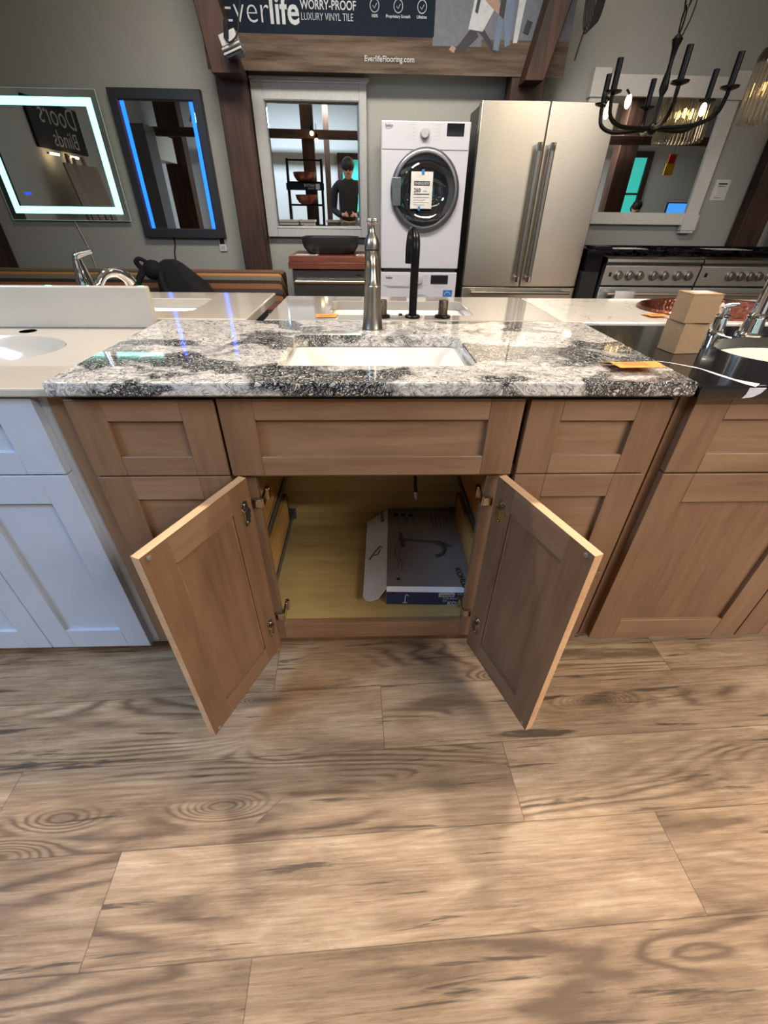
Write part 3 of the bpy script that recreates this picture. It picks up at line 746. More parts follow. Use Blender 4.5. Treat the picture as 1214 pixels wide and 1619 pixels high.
# ================================================================== BACK ROW OF VANITIES
def back_vanity(x0, x1, label, mat, zt=.872):
    r = thing('display_vanity', ((x0+x1)/2, 1.58, 0), label, 'cabinet')
    hollow(G(), x0, x1, 1.362, 1.76, .10, zt).box(x0+.01, 1.362, 0, x1-.01, 1.70, .10).build('carcass', [mat], r, bevel=.001)
    n = 3
    for k in range(n):
        a = x0+(x1-x0)*k/n+.004; b_ = x0+(x1-x0)*(k+1)/n-.004
        g = G(); shaker(g, a, b_, .11, zt-.01, yf=0, th=.018, sw=.055, rw=.055)
        g.xf(Matrix.Translation((0, 1.778, 0)) @ Matrix.Scale(-1, 4, Vector((0, 1, 0))))
        g.build('door', [mat]*3, r, bevel=.001)
    return r
back_vanity(-1.90, -.385, 'dark cabinet carrying the white top behind the cream sink', 'black_matte', .862)
back_vanity(-.29, .562, 'grey cabinet carrying the grey countertop with black faucet', 'cabinet_grey')
back_vanity(.60, 1.9, 'white cabinet carrying the white marble top with copper sink', 'white_paint')
# grey quartz top, sink, black faucet
tag(slab(-.312, .583, 1.352, 1.787, .878, .906, (-.128, .330, 1.432, 1.685)).build('grey_countertop', 'grey_quartz', ang=12), 'plain grey polished countertop behind the granite one', 'countertop')
basin(-.122, .324, 1.438, 1.679, .877, .12, label='white rectangular sink in the grey countertop', slope=.025)
bf = thing('black_faucet', (.133, 1.396, .906), 'matte black faucet with two knurled bronze handles on the grey countertop', 'faucet')
c = (.133, 1.396, 0)
G().lathe([(.0235, .906), (.0235, .911), (.0215, .913), (.0118, .9135)], c, 'z', 32).build('flange', 'black_metal', bf)
G().tube(smooth_path([(.133, 1.396, .91), (.133, 1.396, 1.0), (.134, 1.396, 1.085), (.133, 1.415, 1.115), (.130, 1.45, 1.125), (.127, 1.485, 1.115), (.125, 1.505, 1.08), (.125, 1.507, 1.04)], 8), .0118, 20).build('spout', 'black_metal', bf)
for x in (.226, .040):
    G().lathe([(.0245, .906), (.0245, .911), (.0225, .9125), (.014, .913)], (x, 1.399, 0), 'z', 30).build('handle_flange', 'black_metal', bf)
    tag(G().lathe([(.0138, .912), (.0142, .914), (.0142, .952), (.0132, .954), (.004, .954)], (x, 1.399, 0), 'z', 36).build('handle', 'knurled_bronze', bf), 'knurled bronze handle')
G().lathe([(.0065, 0), (.0065, .004), (.002, .006)], (.098, 1.425, .906), 'z', 16).build('pop_up_knob', 'bronze', bf)
# white marble top with copper sink
CS = (1.215, 1.565, .262, .185)
tag(slab(.588, 1.92, 1.352, 1.79, .876, .904, CS, oval=True).build('marble_countertop', 'white_marble', ang=12), 'white marble countertop at the right, behind the black one', 'countertop')
g = G(); e3 = lambda f_, z: [(CS[0]+CS[2]*f_*math.cos(t), CS[1]+CS[3]*f_*math.sin(t), z) for t in angs]
g.loft([e3(1.035, .9045), e3(1.045, .909), e3(1.02, .914), e3(.985, .911), e3(.955, .89), e3(.88, .845), e3(.66, .80), e3(.3, .785), e3(.05, .784)], 0, False, True)
g.loft([e3(.99, .905), e3(.97, .87), e3(.7, .79), e3(.05, .775)], 0, False, True)
tag(g.build('copper_sink', 'hammered_copper'), 'oval hammered copper sink set in the white marble top', 'sink')
# white top at the left
tag(slab(-1.92, -.363, 1.352, 1.845, .878, .908, (-1.15, -.560, 1.468, 1.70), hr=.03).build('white_countertop', 'cream_marble', ang=12), 'glossy white countertop behind the cream sink top backsplash', 'countertop')
basin(-1.142, -.568, 1.476, 1.692, .877, .11, r=.03, label='white rectangular sink in the glossy white countertop', slope=.05)
lf = thing('chrome_faucet', (-.825, 1.41, .908), 'squat chrome faucet with lever on top, rising behind the cream backsplash', 'faucet')
G().lathe([(.030, .908), (.030, .913), (.026, .93), (.0255, .96), (.0235, .99), (.0175, 1.02), (.0135, 1.04), (.012, 1.050), (.004, 1.054)], (-.825, 1.41, 0), 'z', 32).build('body', 'chrome', lf)
G().tube(smooth_path([(-.815, 1.42, .945), (-.802, 1.435, .985), (-.788, 1.46, 1.008), (-.768, 1.49, 1.010), (-.752, 1.51, .995), (-.748, 1.52, .98)]), [.014, .013, .0125, .013, .016, .018], 20).build('spout', 'chrome', lf)
G().tube(smooth_path([(-.826, 1.41, 1.045), (-.822, 1.412, 1.060), (-.803, 1.418, 1.066), (-.783, 1.424, 1.070)]), [.010, .0095, .0075, .006], 14).build('lever', 'chrome', lf)

# ================================================================== BACK WALL: BENCH, BACKPACK, MIRRORS
bn = thing('striped_bench', (-2.6, 3.9, 0), 'long bench covered in orange, brown and grey striped fabric along the back wall', 'bench')
def cushion(x0, x1, y0, y1, z0, z1, r, name):
    prof = rrect((y0+y1)/2, (z0+z1)/2, y1-y0, z1-z0, r, 6)
    rings = []
    for x, s_ in ((x0, .9), (x0+.02, 1), (x1-.02, 1), (x1, .9)):
        cy, cz = (y0+y1)/2, (z0+z1)/2
        rings.append([(x, cy+(p[0]-cy)*s_, cz+(p[1]-cz)*(1-(1-s_)*.4)) for p in prof])
    G().loft(rings, 0, True, True).build(name, 'striped_fabric', bn)
cushion(-4.5, -.70, 3.82, 4.12, .10, .765, .05, 'backrest')
cushion(-4.5, -.70, 3.36, 3.83, .10, .46, .05, 'seat')
G().box(-4.45, 3.42, 0, -.76, 4.08, .10).build('plinth', 'black_matte', bn)
bp = thing('backpack', (-1.42, 3.68, .46), 'black backpack resting on the striped bench', 'bag')
g = G(); rings = []
for z, cx, w_, d_ in ((.46, -1.40, .40, .16), (.50, -1.40, .44, .22), (.60, -1.40, .42, .24), (.70, -1.42, .36, .22), (.78, -1.45, .27, .18), (.84, -1.48, .17, .12), (.865, -1.49, .07, .06)):
    rings.append([(x+.012*math.sin(9*z+x*30), y+.01*math.cos(14*z+x*20), z) for x, y in rrect(cx, 3.69, w_, d_, min(w_, d_)*.42, 6)])
g.loft(rings, 0, True, True).build('bag_body', 'backpack_cloth', bp)
G().sphere((-1.60, 3.64, .80), .075, 16, 0, (1, .8, .9)).tube(smooth_path([(-1.66, 3.62, .80), (-1.69, 3.60, .85), (-1.66, 3.6, .875), (-1.61, 3.62, .845)]), [.02, .018, .014, .012], 10).build('top_pocket', 'backpack_cloth', bp)
G().tube(smooth_path([(-1.66, 3.61, .80), (-1.72, 3.57, .70), (-1.74, 3.56, .58), (-1.70, 3.57, .48)]), .024, 10).tube(smooth_path([(-1.53, 3.60, .80), (-1.52, 3.56, .70), (-1.46, 3.555, .60), (-1.44, 3.56, .50)]), .022, 10).build('shoulder_strap', 'backpack_cloth', bp)
G().tube(smooth_path([(-1.705, 3.545, .72), (-1.722, 3.534, .66), (-1.726, 3.532, .58)]), .010, 8).build('mesh_lining', 'backpack_mesh', bp)
G().tube([(-1.478, 3.532, .64), (-1.45, 3.53, .56)], .010, 8).build('mesh_lining', 'backpack_mesh', bp)

# lit frameless mirror
lm = thing('lit_mirror', (-2.53, 4.43, 1.09), 'large frameless mirror with glowing white-green light border at the upper left', 'mirror')
X0, X1, Z0, Z1, yg = -2.985, -2.015, 1.085, 1.885, 4.405
G().box(X0+.03, yg+.008, Z0+.03, X1-.03, YW-.002, Z1-.03).build('light_box', 'grey_metal', lm)
G().box(X0, yg, Z0, X1, yg+.006, Z1).build('glass', 'mirror_glass', lm)
g = G()
for b_ in ((X0-.002, Z0-.002, X1+.002, Z0), (X0-.002, Z1, X1+.002, Z1+.002), (X0-.002, Z0, X0, Z1), (X1, Z0, X1+.002, Z1)): g.box(b_[0], yg, b_[1], b_[2], yg+.006, b_[3])
g.build('glass_edge', 'mirror_edge', lm)
i0, i1 = .045, .093
g = G()
for b_ in ((X0+i0, Z0+i0, X1-i0, Z0+i1), (X0+i0, Z1-i1, X1-i0, Z1-i0), (X0+i0, Z0+i1, X0+i1, Z1-i1), (X1-i1, Z0+i1, X1-i0, Z1-i1)): g.box(b_[0], yg-.0012, b_[1], b_[2], yg, b_[3])
tag(g.build('light_border', 'led_white', lm), 'glowing white-green border')
g = G().lathe([(.0, -.0012), (.010, -.0012)], (-2.795, yg, 1.262), 'y', 16).lathe([(.006, -.0012), (.010, -.0012)], (-2.765, yg, 1.262), 'y', 16, cap=False); g.build('touch_icon', 'icon_blue', lm)
tag(G().tube(smooth_path([(-2.50, 4.43, 1.09), (-2.47, 4.435, .95), (-2.45, 4.435, .78), (-2.46, 4.435, .60)]), .004, 8).build('power_cord', 'frame_white'), 'thin white cord hanging below the lit frameless mirror', 'cord')
# black framed mirror with blue strips
bm_ = thing('black_framed_mirror', (-1.58, 4.42, .97), 'charcoal framed mirror with two upright blue light strips', 'mirror')
def frame(g, x0, x1, z0, z1, w_, y0, y1, m=0):
    prof = [(0, y1), (0, y0+.004), (.004, y0), (w_-.010, y0), (w_-.002, y0+.006), (w_, y0+.014), (w_, y1)]
    rings = []
    for d, y in prof: rings.append([(x0+d, y, z0+d), (x1-d, y, z0+d), (x1-d, y, z1-d), (x0+d, y, z1-d)])
    g.loft(rings, m); return g
x0, x1, z0, z1 = -1.925, -1.243, .968, 1.897
frame(G(), x0, x1, z0, z1, .068, 4.392, YW-.003).build('frame', 'charcoal_frame', bm_, smooth=False)
G().box(x0+.06, 4.412, z0+.06, x1-.06, 4.418, z1-.06).build('glass', 'mirror_glass', bm_)
for xa in (x0+.072, x1-.100): tag(G().box(xa, 4.4105, z0+.068, xa+.028, 4.412, z1-.068).build('light_strip', 'led_blue', bm_), 'glowing blue strip')
tag(G().tube(smooth_path([(-1.70, 4.435, .97), (-1.70, 4.435, .92), (-1.725, 4.435, .84), (-1.72, 4.435, .72)]), .0045, 8).build('power_cord', 'rubber'), 'thin black cord hanging below the charcoal framed mirror', 'cord')
ws = thing('wall_switch', (-1.29, 4.445, .875), 'small white and black wall switch plate under the charcoal framed mirror', 'switch')
G().box(-1.318, 4.436, .872, -1.256, 4.449, .965).build('plate', 'frame_white', ws, bevel=.002)
G().box(-1.308, 4.433, .925, -1.268, 4.437, .965).build('dark_cap', 'black_plastic', ws)
G().box(-1.305, 4.433, .885, -1.272, 4.437, .912).build('rocker', 'frame_grey', ws)
# grey framed mirror
gm = thing('grey_framed_mirror', (-.45, 4.42, .985), 'tall mirror in a wide pale grey frame with cornice, left of the dryer', 'mirror')
x0, x1, z0, z1 = -.866, -.006, .985, 1.955
g = G(); g.box(x0, 4.395, z0, x0+.085, YW-.003, z1); g.box(x1-.055, 4.395, z0, x1, YW-.003, z1); g.box(x0+.085, 4.395, z0, x1-.055, YW-.003, z0+.068); g.box(x0+.085, 4.395, z1-.105, x1-.055, YW-.003, z1)
g.build('frame', 'frame_grey', gm, bevel=.003)
G().box(x0, 4.372, z1, x1+.02, YW-.003, z1+.018).box(x0+.0, 4.384, z1-.014, x1+.01, 4.3949, z1).build('cornice', 'frame_grey', gm, bevel=.003)
frame(G(), x0+.079, x1-.049, z0+.062, z1-.099, .012, 4.390, 4.43).build('inner_bead', 'frame_grey', gm, smooth=False)
cxm, czm = (x0+x1)/2+.015, (z0+.068+z1-.105)/2
gw, gh = (x1-x0-.140)/2+.004, (z1-z0-.173)/2+.004
prof = [(-gw, -gh, 0), (gw, -gh, 0), (gw, gh, 0), (-gw, gh, 0)]
rg = lambda d, y: [(-gw+d, y, -gh+d), (gw-d, y, -gh+d), (gw-d, y, gh-d), (-gw+d, y, gh-d)]
g = G().loft([rg(0, .006), rg(0, .003), rg(.022, .0), ], 0, True, True)
g.xf(Matrix.Translation((cxm, 4.424, czm)) @ Matrix.Rotation(R(1.6), 4, 'Z')).build('glass', 'mirror_glass', gm, smooth=False)
# white framed mirror at right
rm = thing('white_framed_mirror', (2.30, 4.42, 1.08), 'wide mirror in a white moulded frame above the ranges', 'mirror')
x0, x1, z0, z1 = 1.70, 2.875, 1.105, 2.03
g = G(); g.box(x0+.10, 4.398, z0, x1-.115, YW-.003, z0+.085); g.box(x0+.10, 4.398, z1-.12, x1-.115, YW-.003, z1); g.box(x0, 4.398, z0, x0+.10, YW-.003, z1); g.box(x1-.115, 4.398, z0, x1, YW-.003, z1)
g.build('frame', 'frame_white', rm, bevel=.003)
for xa in (x0-.01, x1-.12):
    g = G(); g.box(xa, 4.385, z0-.04, xa+.13, YW-.003, z0+.075); g.box(xa+.008, 4.390, z0-.06, xa+.122, YW-.003, z0-.04); g.build('corner_block', 'frame_white', rm, bevel=.004); g = G(); g.box(xa, 4.385, z1-.13, xa+.13, YW-.003, z1+.03)
    g.build('corner_block', 'frame_white', rm, bevel=.004)
G().box(x0+.09, 4.415, z0+.078, x1-.105, 4.421, z1-.112).build('glass', 'mirror_glass', rm)
# paper notice (its square code is left out)
tag(G().box(2.955, 4.446, 1.285, 3.085, 4.4495, 1.425).box(2.985, 4.4452, 1.392, 3.062, 4.446, 1.402, 1).box(2.99, 4.4452, 1.378, 3.05, 4.446, 1.382, 1).box(2.985, 4.4452, 1.30, 3.05, 4.446, 1.303, 1).build('wall_notice', ['paper', 'ink'], smooth=False),
    'small white paper notice taped to the wall beside the white framed mirror', 'notice')
# curtain at the right edge
g = G(); n_ = 90; fr_ = []; bk = []
for i in range(n_+1):
    x = 3.60+1.3*i/n_; y = 4.34+.035*math.sin(i*1.05)+.012*math.sin(i*.37)
    fr_.append((x, y)); bk.append((x, y+.006))
poly = fr_+bk[::-1]
g.loft([[(x, y, .02) for x, y in poly], [(x, y, 2.7) for x, y in poly]], 0, True, True)
tag(g.build('curtain', 'curtain_cloth'), 'grey pleated curtain at the far right edge', 'curtain')

# banner
ban = thing('wall_banner', (.17, 4.26, 1.975), 'long flooring advertisement banner along the top of the back wall', 'banner')
yb = 4.264
G().box(-1.12, yb, 1.975, 1.42, yb+.004, 2.155).build('plank_print', 'printed_planks', ban)
G().box(-1.12, yb, 2.155, .465, yb+.004, 2.90).build('navy_print', 'printed_navy', ban)
G().box(.465, yb, 2.155, 1.42, yb+.004, 2.90).box(.458, yb-.0004, 2.118, .80, yb, 2.16).build('photo_print', 'printed_pale', ban)
g = G(); T = lambda x, z: XZ(x, yb-.001, z)
g.text('Ever', .185, T(-.985, 2.203), 0, offset=-.0028); g.text('life', .185, T(-.655, 2.203), 0, offset=.0035, squeeze=.95)
g.text('WORRY-PROOF', .060, T(-.442, 2.272), 0, offset=.0008, squeeze=.86); g.text('LUXURY VINYL TILE', .050, T(-.442, 2.222), 0, offset=-.0005, squeeze=.79)
for x, s_ in ((.055, '100%'), (.215, 'Proprietary Scratch'), (.375, 'Lifetime')):
    g.text(s_, .021, T(x, 2.243), 0, align='CENTER', offset=.0003)
    g.tube([(x+.030*math.cos(a*PI/10), yb-.001, 2.296+.030*math.sin(a*PI/10)) for a in range(21)], .0025, 5, 0)
    g.tube([(x-.012, yb-.001, 2.296), (x-.002, yb-.001, 2.284), (x+.014, yb-.001, 2.306)], .002, 5, 0)
g.text('EverlifeFlooring.com', .042, T(-.018, 2.035), 0, offset=.0004, squeeze=1.02)
g.build('lettering', 'printed_white', ban, smooth=False)
g = G()
fig = [([(.60, 2.095), (.625, 2.085), (.69, 2.10), (.775, 2.165), (.745, 2.215), (.715, 2.20), (.64, 2.125)], 0),
       ([(.735, 2.20), (.785, 2.18), (.90, 2.085), (.90, 2.115), (.80, 2.21)], 0),
       ([(.575, 2.102), (.61, 2.085), (.625, 2.11), (.595, 2.122)], 1),
       ([(.70, 2.20), (.80, 2.19), (.89, 2.33), (.84, 2.42), (.74, 2.42), (.72, 2.30)], 2),
       ([(.735, 2.28), (.755, 2.27), (.78, 2.40), (.76, 2.42)], 0),
       ([(.80, 2.33), (.90, 2.27), (.91, 2.31), (.83, 2.40)], 1),
       ([(.885, 2.105), (.925, 2.10), (.935, 2.27), (.965, 2.12), (1.0, 2.13), (1.0, 2.42), (.91, 2.42)], 3),
       ([(.90, 2.27), (.935, 2.25), (.95, 2.45), (.91, 2.45)], 0),
       ([(1.02, 2.14), (1.05, 2.14), (1.08, 2.40), (1.03, 2.42)], 2),
       ([(1.08, 2.19), (1.12, 2.18), (1.14, 2.24), (1.10, 2.25)], 0)]
for k, (poly, m_) in enumerate(fig): g.prism(poly, yb-.0008-.0003*k, yb+.001, 'xz', m_)
g.build('family_print', ['printed_dark', 'printed_skin', 'printed_white', 'printed_denim'], ban, smooth=False)

# spot lamp at the left end of the banner
sl = thing('spot_lamp', (-.885, 4.0, 2.04), 'pale ribbed spot lamp head with cable at the left end of the banner', 'lamp')
M = Matrix.Translation((-.875, 4.0, 2.045)) @ Matrix.Rotation(R(-18), 4, 'Y')
g = G().box(-.055, -.05, -.01, .055, .05, .045)
for k in range(2): g.box(-.062, -.056, -.026-k*.024, .062, .056, -.014-k*.024)
g.xf(M).build('housing', 'frame_grey', sl, bevel=.003)
G().box(-.05, -.054, -.066, .05, .05, -.056).xf(M).build('lens', 'black_plastic', sl)
G().box(-.03, -.062, .01, .0, -.03, .085).xf(M @ Matrix.Rotation(R(25), 4, 'Y')).build('bracket', 'black_metal', sl)
G().tube(smooth_path([(-.895, 3.94, 2.06), (-.87, 3.93, 2.035), (-.82, 3.94, 2.07), (-.80, 3.96, 2.14), (-.77, 3.98, 2.30), (-.76, 4.0, 2.6)]), .005, 8).build('cable', 'rubber', sl)
# coil of cable on the right brace
g = G()
for k in range(6):
    g.tube([(1.435+.012*k+.035*math.cos(a*PI/12), 4.03+.004*k, 2.30+.16*math.sin(a*PI/12)+.01*k) for a in range(25)], .005, 6)
g.tube(smooth_path([(1.44, 4.04, 2.2), (1.42, 4.05, 2.1), (1.405, 4.05, 2.02)]), .005, 6)
tag(g.build('cable_coil', 'rubber'), 'coil of black cable hanging at the right end of the banner', 'cable')

# ================================================================== APPLIANCES
# butcher block stand + dishwasher
dw = thing('dishwasher', (-.26, 4.1, 0), 'stainless dishwasher with a bar handle under the butcher block', 'dishwasher')
G().box(-.605, 3.87, .10, .075, 4.40, .796).box(-.58, 3.95, 0, .05, 4.38, .10).build('cabinet', 'black_matte', dw)
G().box(-.605, 3.845, .11, .065, 3.87, .792).build('door', 'stainless_dark', dw, bevel=.004)
G().tube([(-.585, 3.80, .712), (.045, 3.80, .712)], .011, 14).box(-.58, 3.80, .703, -.54, 3.847, .721).box(.0, 3.80, .703, .04, 3.847, .721).build('handle', 'stainless', dw)
G().box(-.10, 3.8442, .752, -.06, 3.8455, .760).build('badge', 'black_plastic', dw)
tag(G().box(-.625, 3.80, .80, .078, 4.38, .845).box(-.618, 3.806, .845, .074, 4.385, .886).build('butcher_block', 'butcher_block', bevel=.003), 'thick dark wood butcher block slab over the dishwasher', 'worktop')
g = G()
rr = lambda w_, d_, z, r_: [(*p, z) for p in rrect(-.305, 4.09, w_, d_, r_, 7)]
g.loft([rr(.34, .24, .888, .09), rr(.37, .27, .892, .10), rr(.43, .33, .93, .11), rr(.455, .355, .965, .12), rr(.46, .36, 1.004, .12), rr(.445, .345, 1.004, .112), rr(.43, .33, .95, .10), rr(.3, .2, .90, .08)], 0, True, True)
tag(g.build('vessel_sink', 'ceramic_black'), 'black rounded vessel sink standing on the butcher block', 'sink')
tag(G().box(-.575, 3.86, .887, -.40, 3.97, .8885).box(-.47, 3.90, .8885, -.42, 3.95, .889, 1).build('leaflet', ['paper', 'ink_grey'], smooth=False), 'white leaflet on the left of the butcher block', 'leaflet')
tag(G().box(-.10, 3.87, .887, .04, 3.99, .8885).box(-.08, 3.89, .8885, .0, 3.93, .889, 1).build('leaflet', ['paper', 'ink_grey'], smooth=False), 'white leaflet on the right of the butcher block, behind the nickel faucet', 'leaflet')

# washer and dryer
def ringdisc(g, cx, cz, y, prof, m, seg=48): g.lathe(prof, (cx, y, cz), 'y', seg, m); return g
dr = thing('dryer', (.395, 4.05, .812), 'white front-load dryer with round black door, stacked on the washer', 'dryer')
YD = 3.743; x0, x1, z0, z1 = .094, .690, .815, 1.662
G().box(x0, YD, z0, x1, 4.36, z1).build('cabinet', 'white_enamel', dr, bevel=.006, seg=3)
G().box(x0+.006, YD-.004, z1-.145, x1-.006, YD, z1-.006).build('control_panel', 'white_enamel', dr, bevel=.002)
G().lathe([(.034, 0), (.034, -.004), (.027, -.006), (.027, -.022), (.024, -.026), (.004, -.027)], (.382, YD-.004, 1.600), 'y', 36).build('dial', 'frame_grey', dr)
G().box(.530, YD-.006, 1.588, .645, YD-.003, 1.652).build('display', 'glass_dark', dr)
g = G(); g.text('beko', .026, XZ(.118, YD-.0045, 1.628), 0, offset=.0006); g.tube([(.122, YD-.005, 1.622), (.142, YD-.005, 1.620), (.160, YD-.005, 1.625)], .0008, 5)
for k in range(5): g.box(.296, YD-.0045, 1.640-k*.018, .322, YD-.0038, 1.643-k*.018, 1); g.box(.445, YD-.0045, 1.640-k*.018, .485, YD-.0038, 1.643-k*.018, 1)
g.build('lettering', ['ink_grey', 'frame_grey'], dr, smooth=False)
dc = (.402, YD, 1.290)
G().lathe([(.243, 0), (.243, -.012), (.238, -.022), (.224, -.030), (.212, -.030), (.204, -.022)], dc, 'y', 72, cap=False).build('door_ring', 'grey_metal', dr)
G().lathe([(.206, -.001), (.206, -.018), (.165, -.021), (.160, -.021)], dc, 'y', 64, cap=False).lathe([(.001, -.0005), (.206, -.0006)], dc, 'y', 64, cap=False).build('door_glass', 'glass_dark', dr)
G().lathe([(.164, -.020), (.166, -.026), (.158, -.030), (.148, -.024), (.12, -.012), (.06, -.006), (.001, -.004)], dc, 'y', 64, cap=False).build('door_bowl', 'glass_dark', dr)
G().box(.168, YD-.036, 1.205, .232, YD-.006, 1.368).build('door_handle', 'grey_metal', dr, bevel=.004)
eg = thing('energy_label', (.376, YD-.04, 1.192), 'white energy rating sheet taped over the dryer door', 'label')
y = YD-.036
G().box(.300, y, 1.192, .452, y+.001, 1.400).build('sheet', 'paper', eg)
g = G(); g.box(.322, y-.0006, 1.322, .432, y, 1.348, 0); g.box(.322, y-.0006, 1.272, .432, y, 1.278, 0)
for k in range(4): g.box(.322, y-.0006, 1.255-k*.014, .432-(k % 2)*.03, y, 1.257-k*.014, 1)
g.text('260', .032, XZ(.322, y-.001, 1.286), 0, offset=.0008); g.text('kWh', .014, XZ(.386, y-.001, 1.287), 0)
g.text('ENERGUIDE', .0185, XZ(.377, y-.0014, 1.3285), 2, align='CENTER', offset=.0004)
g.build('print', ['ink', 'ink_grey', 'printed_white'], eg, smooth=False)
G().box(.372, y-.0012, 1.382, .392, y-.0005, 1.412).box(.355, y-.0012, 1.180, .372, y-.0005, 1.206).build('tape', 'blue_tape', eg)
tag(G().box(x0+.02, YD+.02, .792, x1-.02, 4.34, .8145).build('stacking_kit', 'black_matte'), 'thin dark stacking shelf between dryer and washer', 'shelf')
wa = thing('washer', (.395, 4.05, 0), 'white front-load washer under the dryer, mostly hidden by the grey countertop', 'washer')
G().box(x0, YD, .02, x1, 4.36, .79).build('cabinet', 'white_enamel', wa, bevel=.006, seg=3)
for fx in (x0+.05, x1-.05):
    for fy in (3.80, 4.30): G().lathe([(.02, 0), (.02, .03)], (fx, fy, 0), 'z', 14).build('foot', 'rubber', wa)
G().box(x0+.018, YD-.003, .698, .322, YD, .776).build('detergent_drawer', 'white_enamel', wa, bevel=.002)
G().box(.14, YD-.006, .690, .318, YD-.001, .702).build('drawer_grip', 'frame_grey', wa)
G().box(.487, YD-.004, .712, .622, YD-.001, .772).build('display', 'glass_dark', wa)
G().lathe([(.034, 0), (.034, -.004), (.027, -.006), (.027, -.022), (.004, -.025)], (.390, YD, .738), 'y', 32).build('dial', 'frame_grey', wa)
g = G(); g.text('beko', .026, XZ(.134, YD-.004, .745), 0, offset=.0006)
for k in range(5): g.box(.438, YD-.0015, .765-k*.016, .462, YD-.0004, .7675-k*.016, 1)
g.box(.52, YD-.0015, .690, .60, YD-.0004, .693, 1); g.build('lettering', ['ink_grey', 'frame_grey'], wa, smooth=False)
G().box(.592, YD-.002, .622, .665, YD-.0008, .668).build('energy_sticker', 'blue_label', wa)
g = G(); g.tube([(.628+.024*math.cos(PI*k/8), YD-.0025, .632+.022*math.sin(PI*k/8)) for k in range(9)], .0022, 6); g.build('sticker_mark', 'printed_white', wa)
dc = (.402, YD, .42)
G().lathe([(.215, 0), (.215, -.02), (.19, -.03), (.18, -.022)], dc, 'y', 60, cap=False).build('door_ring', 'grey_metal', wa)
G().lathe([(.185, -.022), (.12, -.01), (.001, -.006)], dc, 'y', 60, cap=False).build('door_glass', 'glass_dark', wa)

# refrigerator
rf = thing('refrigerator', (1.24, 4.1, 0), 'tall stainless french-door refrigerator with two long bar handles', 'refrigerator')
FY = 3.84; fx0, fx1 = .768, 1.700
G().box(fx0+.004, FY+.075, .02, fx1-.004, 4.262, 1.775).build('body', 'charcoal_frame', rf, bevel=.004)
def curved_door(xa, xb, za, zb_, name):
    prof = []
    n = 10
    for k in range(n+1):
        t = k/n; x = xa+(xb-xa)*t
        X = (x-(fx0+fx1)/2)/((fx1-fx0)/2); y = FY+.016*X*X
        prof.append((x, y))
    prof[0] = (prof[0][0], prof[0][1]); poly = [(xa, FY+.07)]+[(xa, prof[0][1]+.006), (xa+.004, prof[0][1])]+prof[1:-1]+[(xb-.004, prof[-1][1]), (xb, prof[-1][1]+.006), (xb, FY+.07)]
    return G().prism(poly, za, zb_, 'xy').build(name, 'stainless', rf, bevel=.002)
xm = 1.232
curved_door(fx0, xm-.003, .686, 1.785, 'door'); curved_door(xm+.003, fx1, .686, 1.785, 'door'); curved_door(fx0, fx1, .06, .676, 'freezer_drawer')
for xh in (xm-.045, xm+.047):
    h = G().prism(rrect(xh, FY-.052, .034, .022, .008, 4), .745, 1.56, 'xy')
    hd = h.build('handle', 'stainless_dark', rf)
    G().prism(rrect(xh, FY-.052, .038, .026, .009, 4), .722, .765, 'xy').prism(rrect(xh, FY-.052, .038, .026, .009, 4), 1.525, 1.572, 'xy').box(xh-.014, FY-.05, .728, xh+.014, FY+.004, .755).box(xh-.014, FY-.05, 1.54, xh+.014, FY+.004, 1.567).build('handle_end', 'chrome', hd, bevel=.002)
G().tube([(fx0+.06, FY-.045, .645), (fx1-.06, FY-.045, .645)], .013, 14).box(fx0+.07, FY-.045, .634, fx0+.10, FY+.01, .656).box(fx1-.10, FY-.045, .634, fx1-.07, FY+.01, .656).build('handle', 'stainless_dark', rf)
G().box(fx0+.02, FY+.1, 1.776, fx0+.10, FY+.2, 1.80).box(fx1-.10, FY+.1, 1.776, fx1-.02, FY+.2, 1.80).build('hinge_cover', 'black_plastic', rf, bevel=.003)

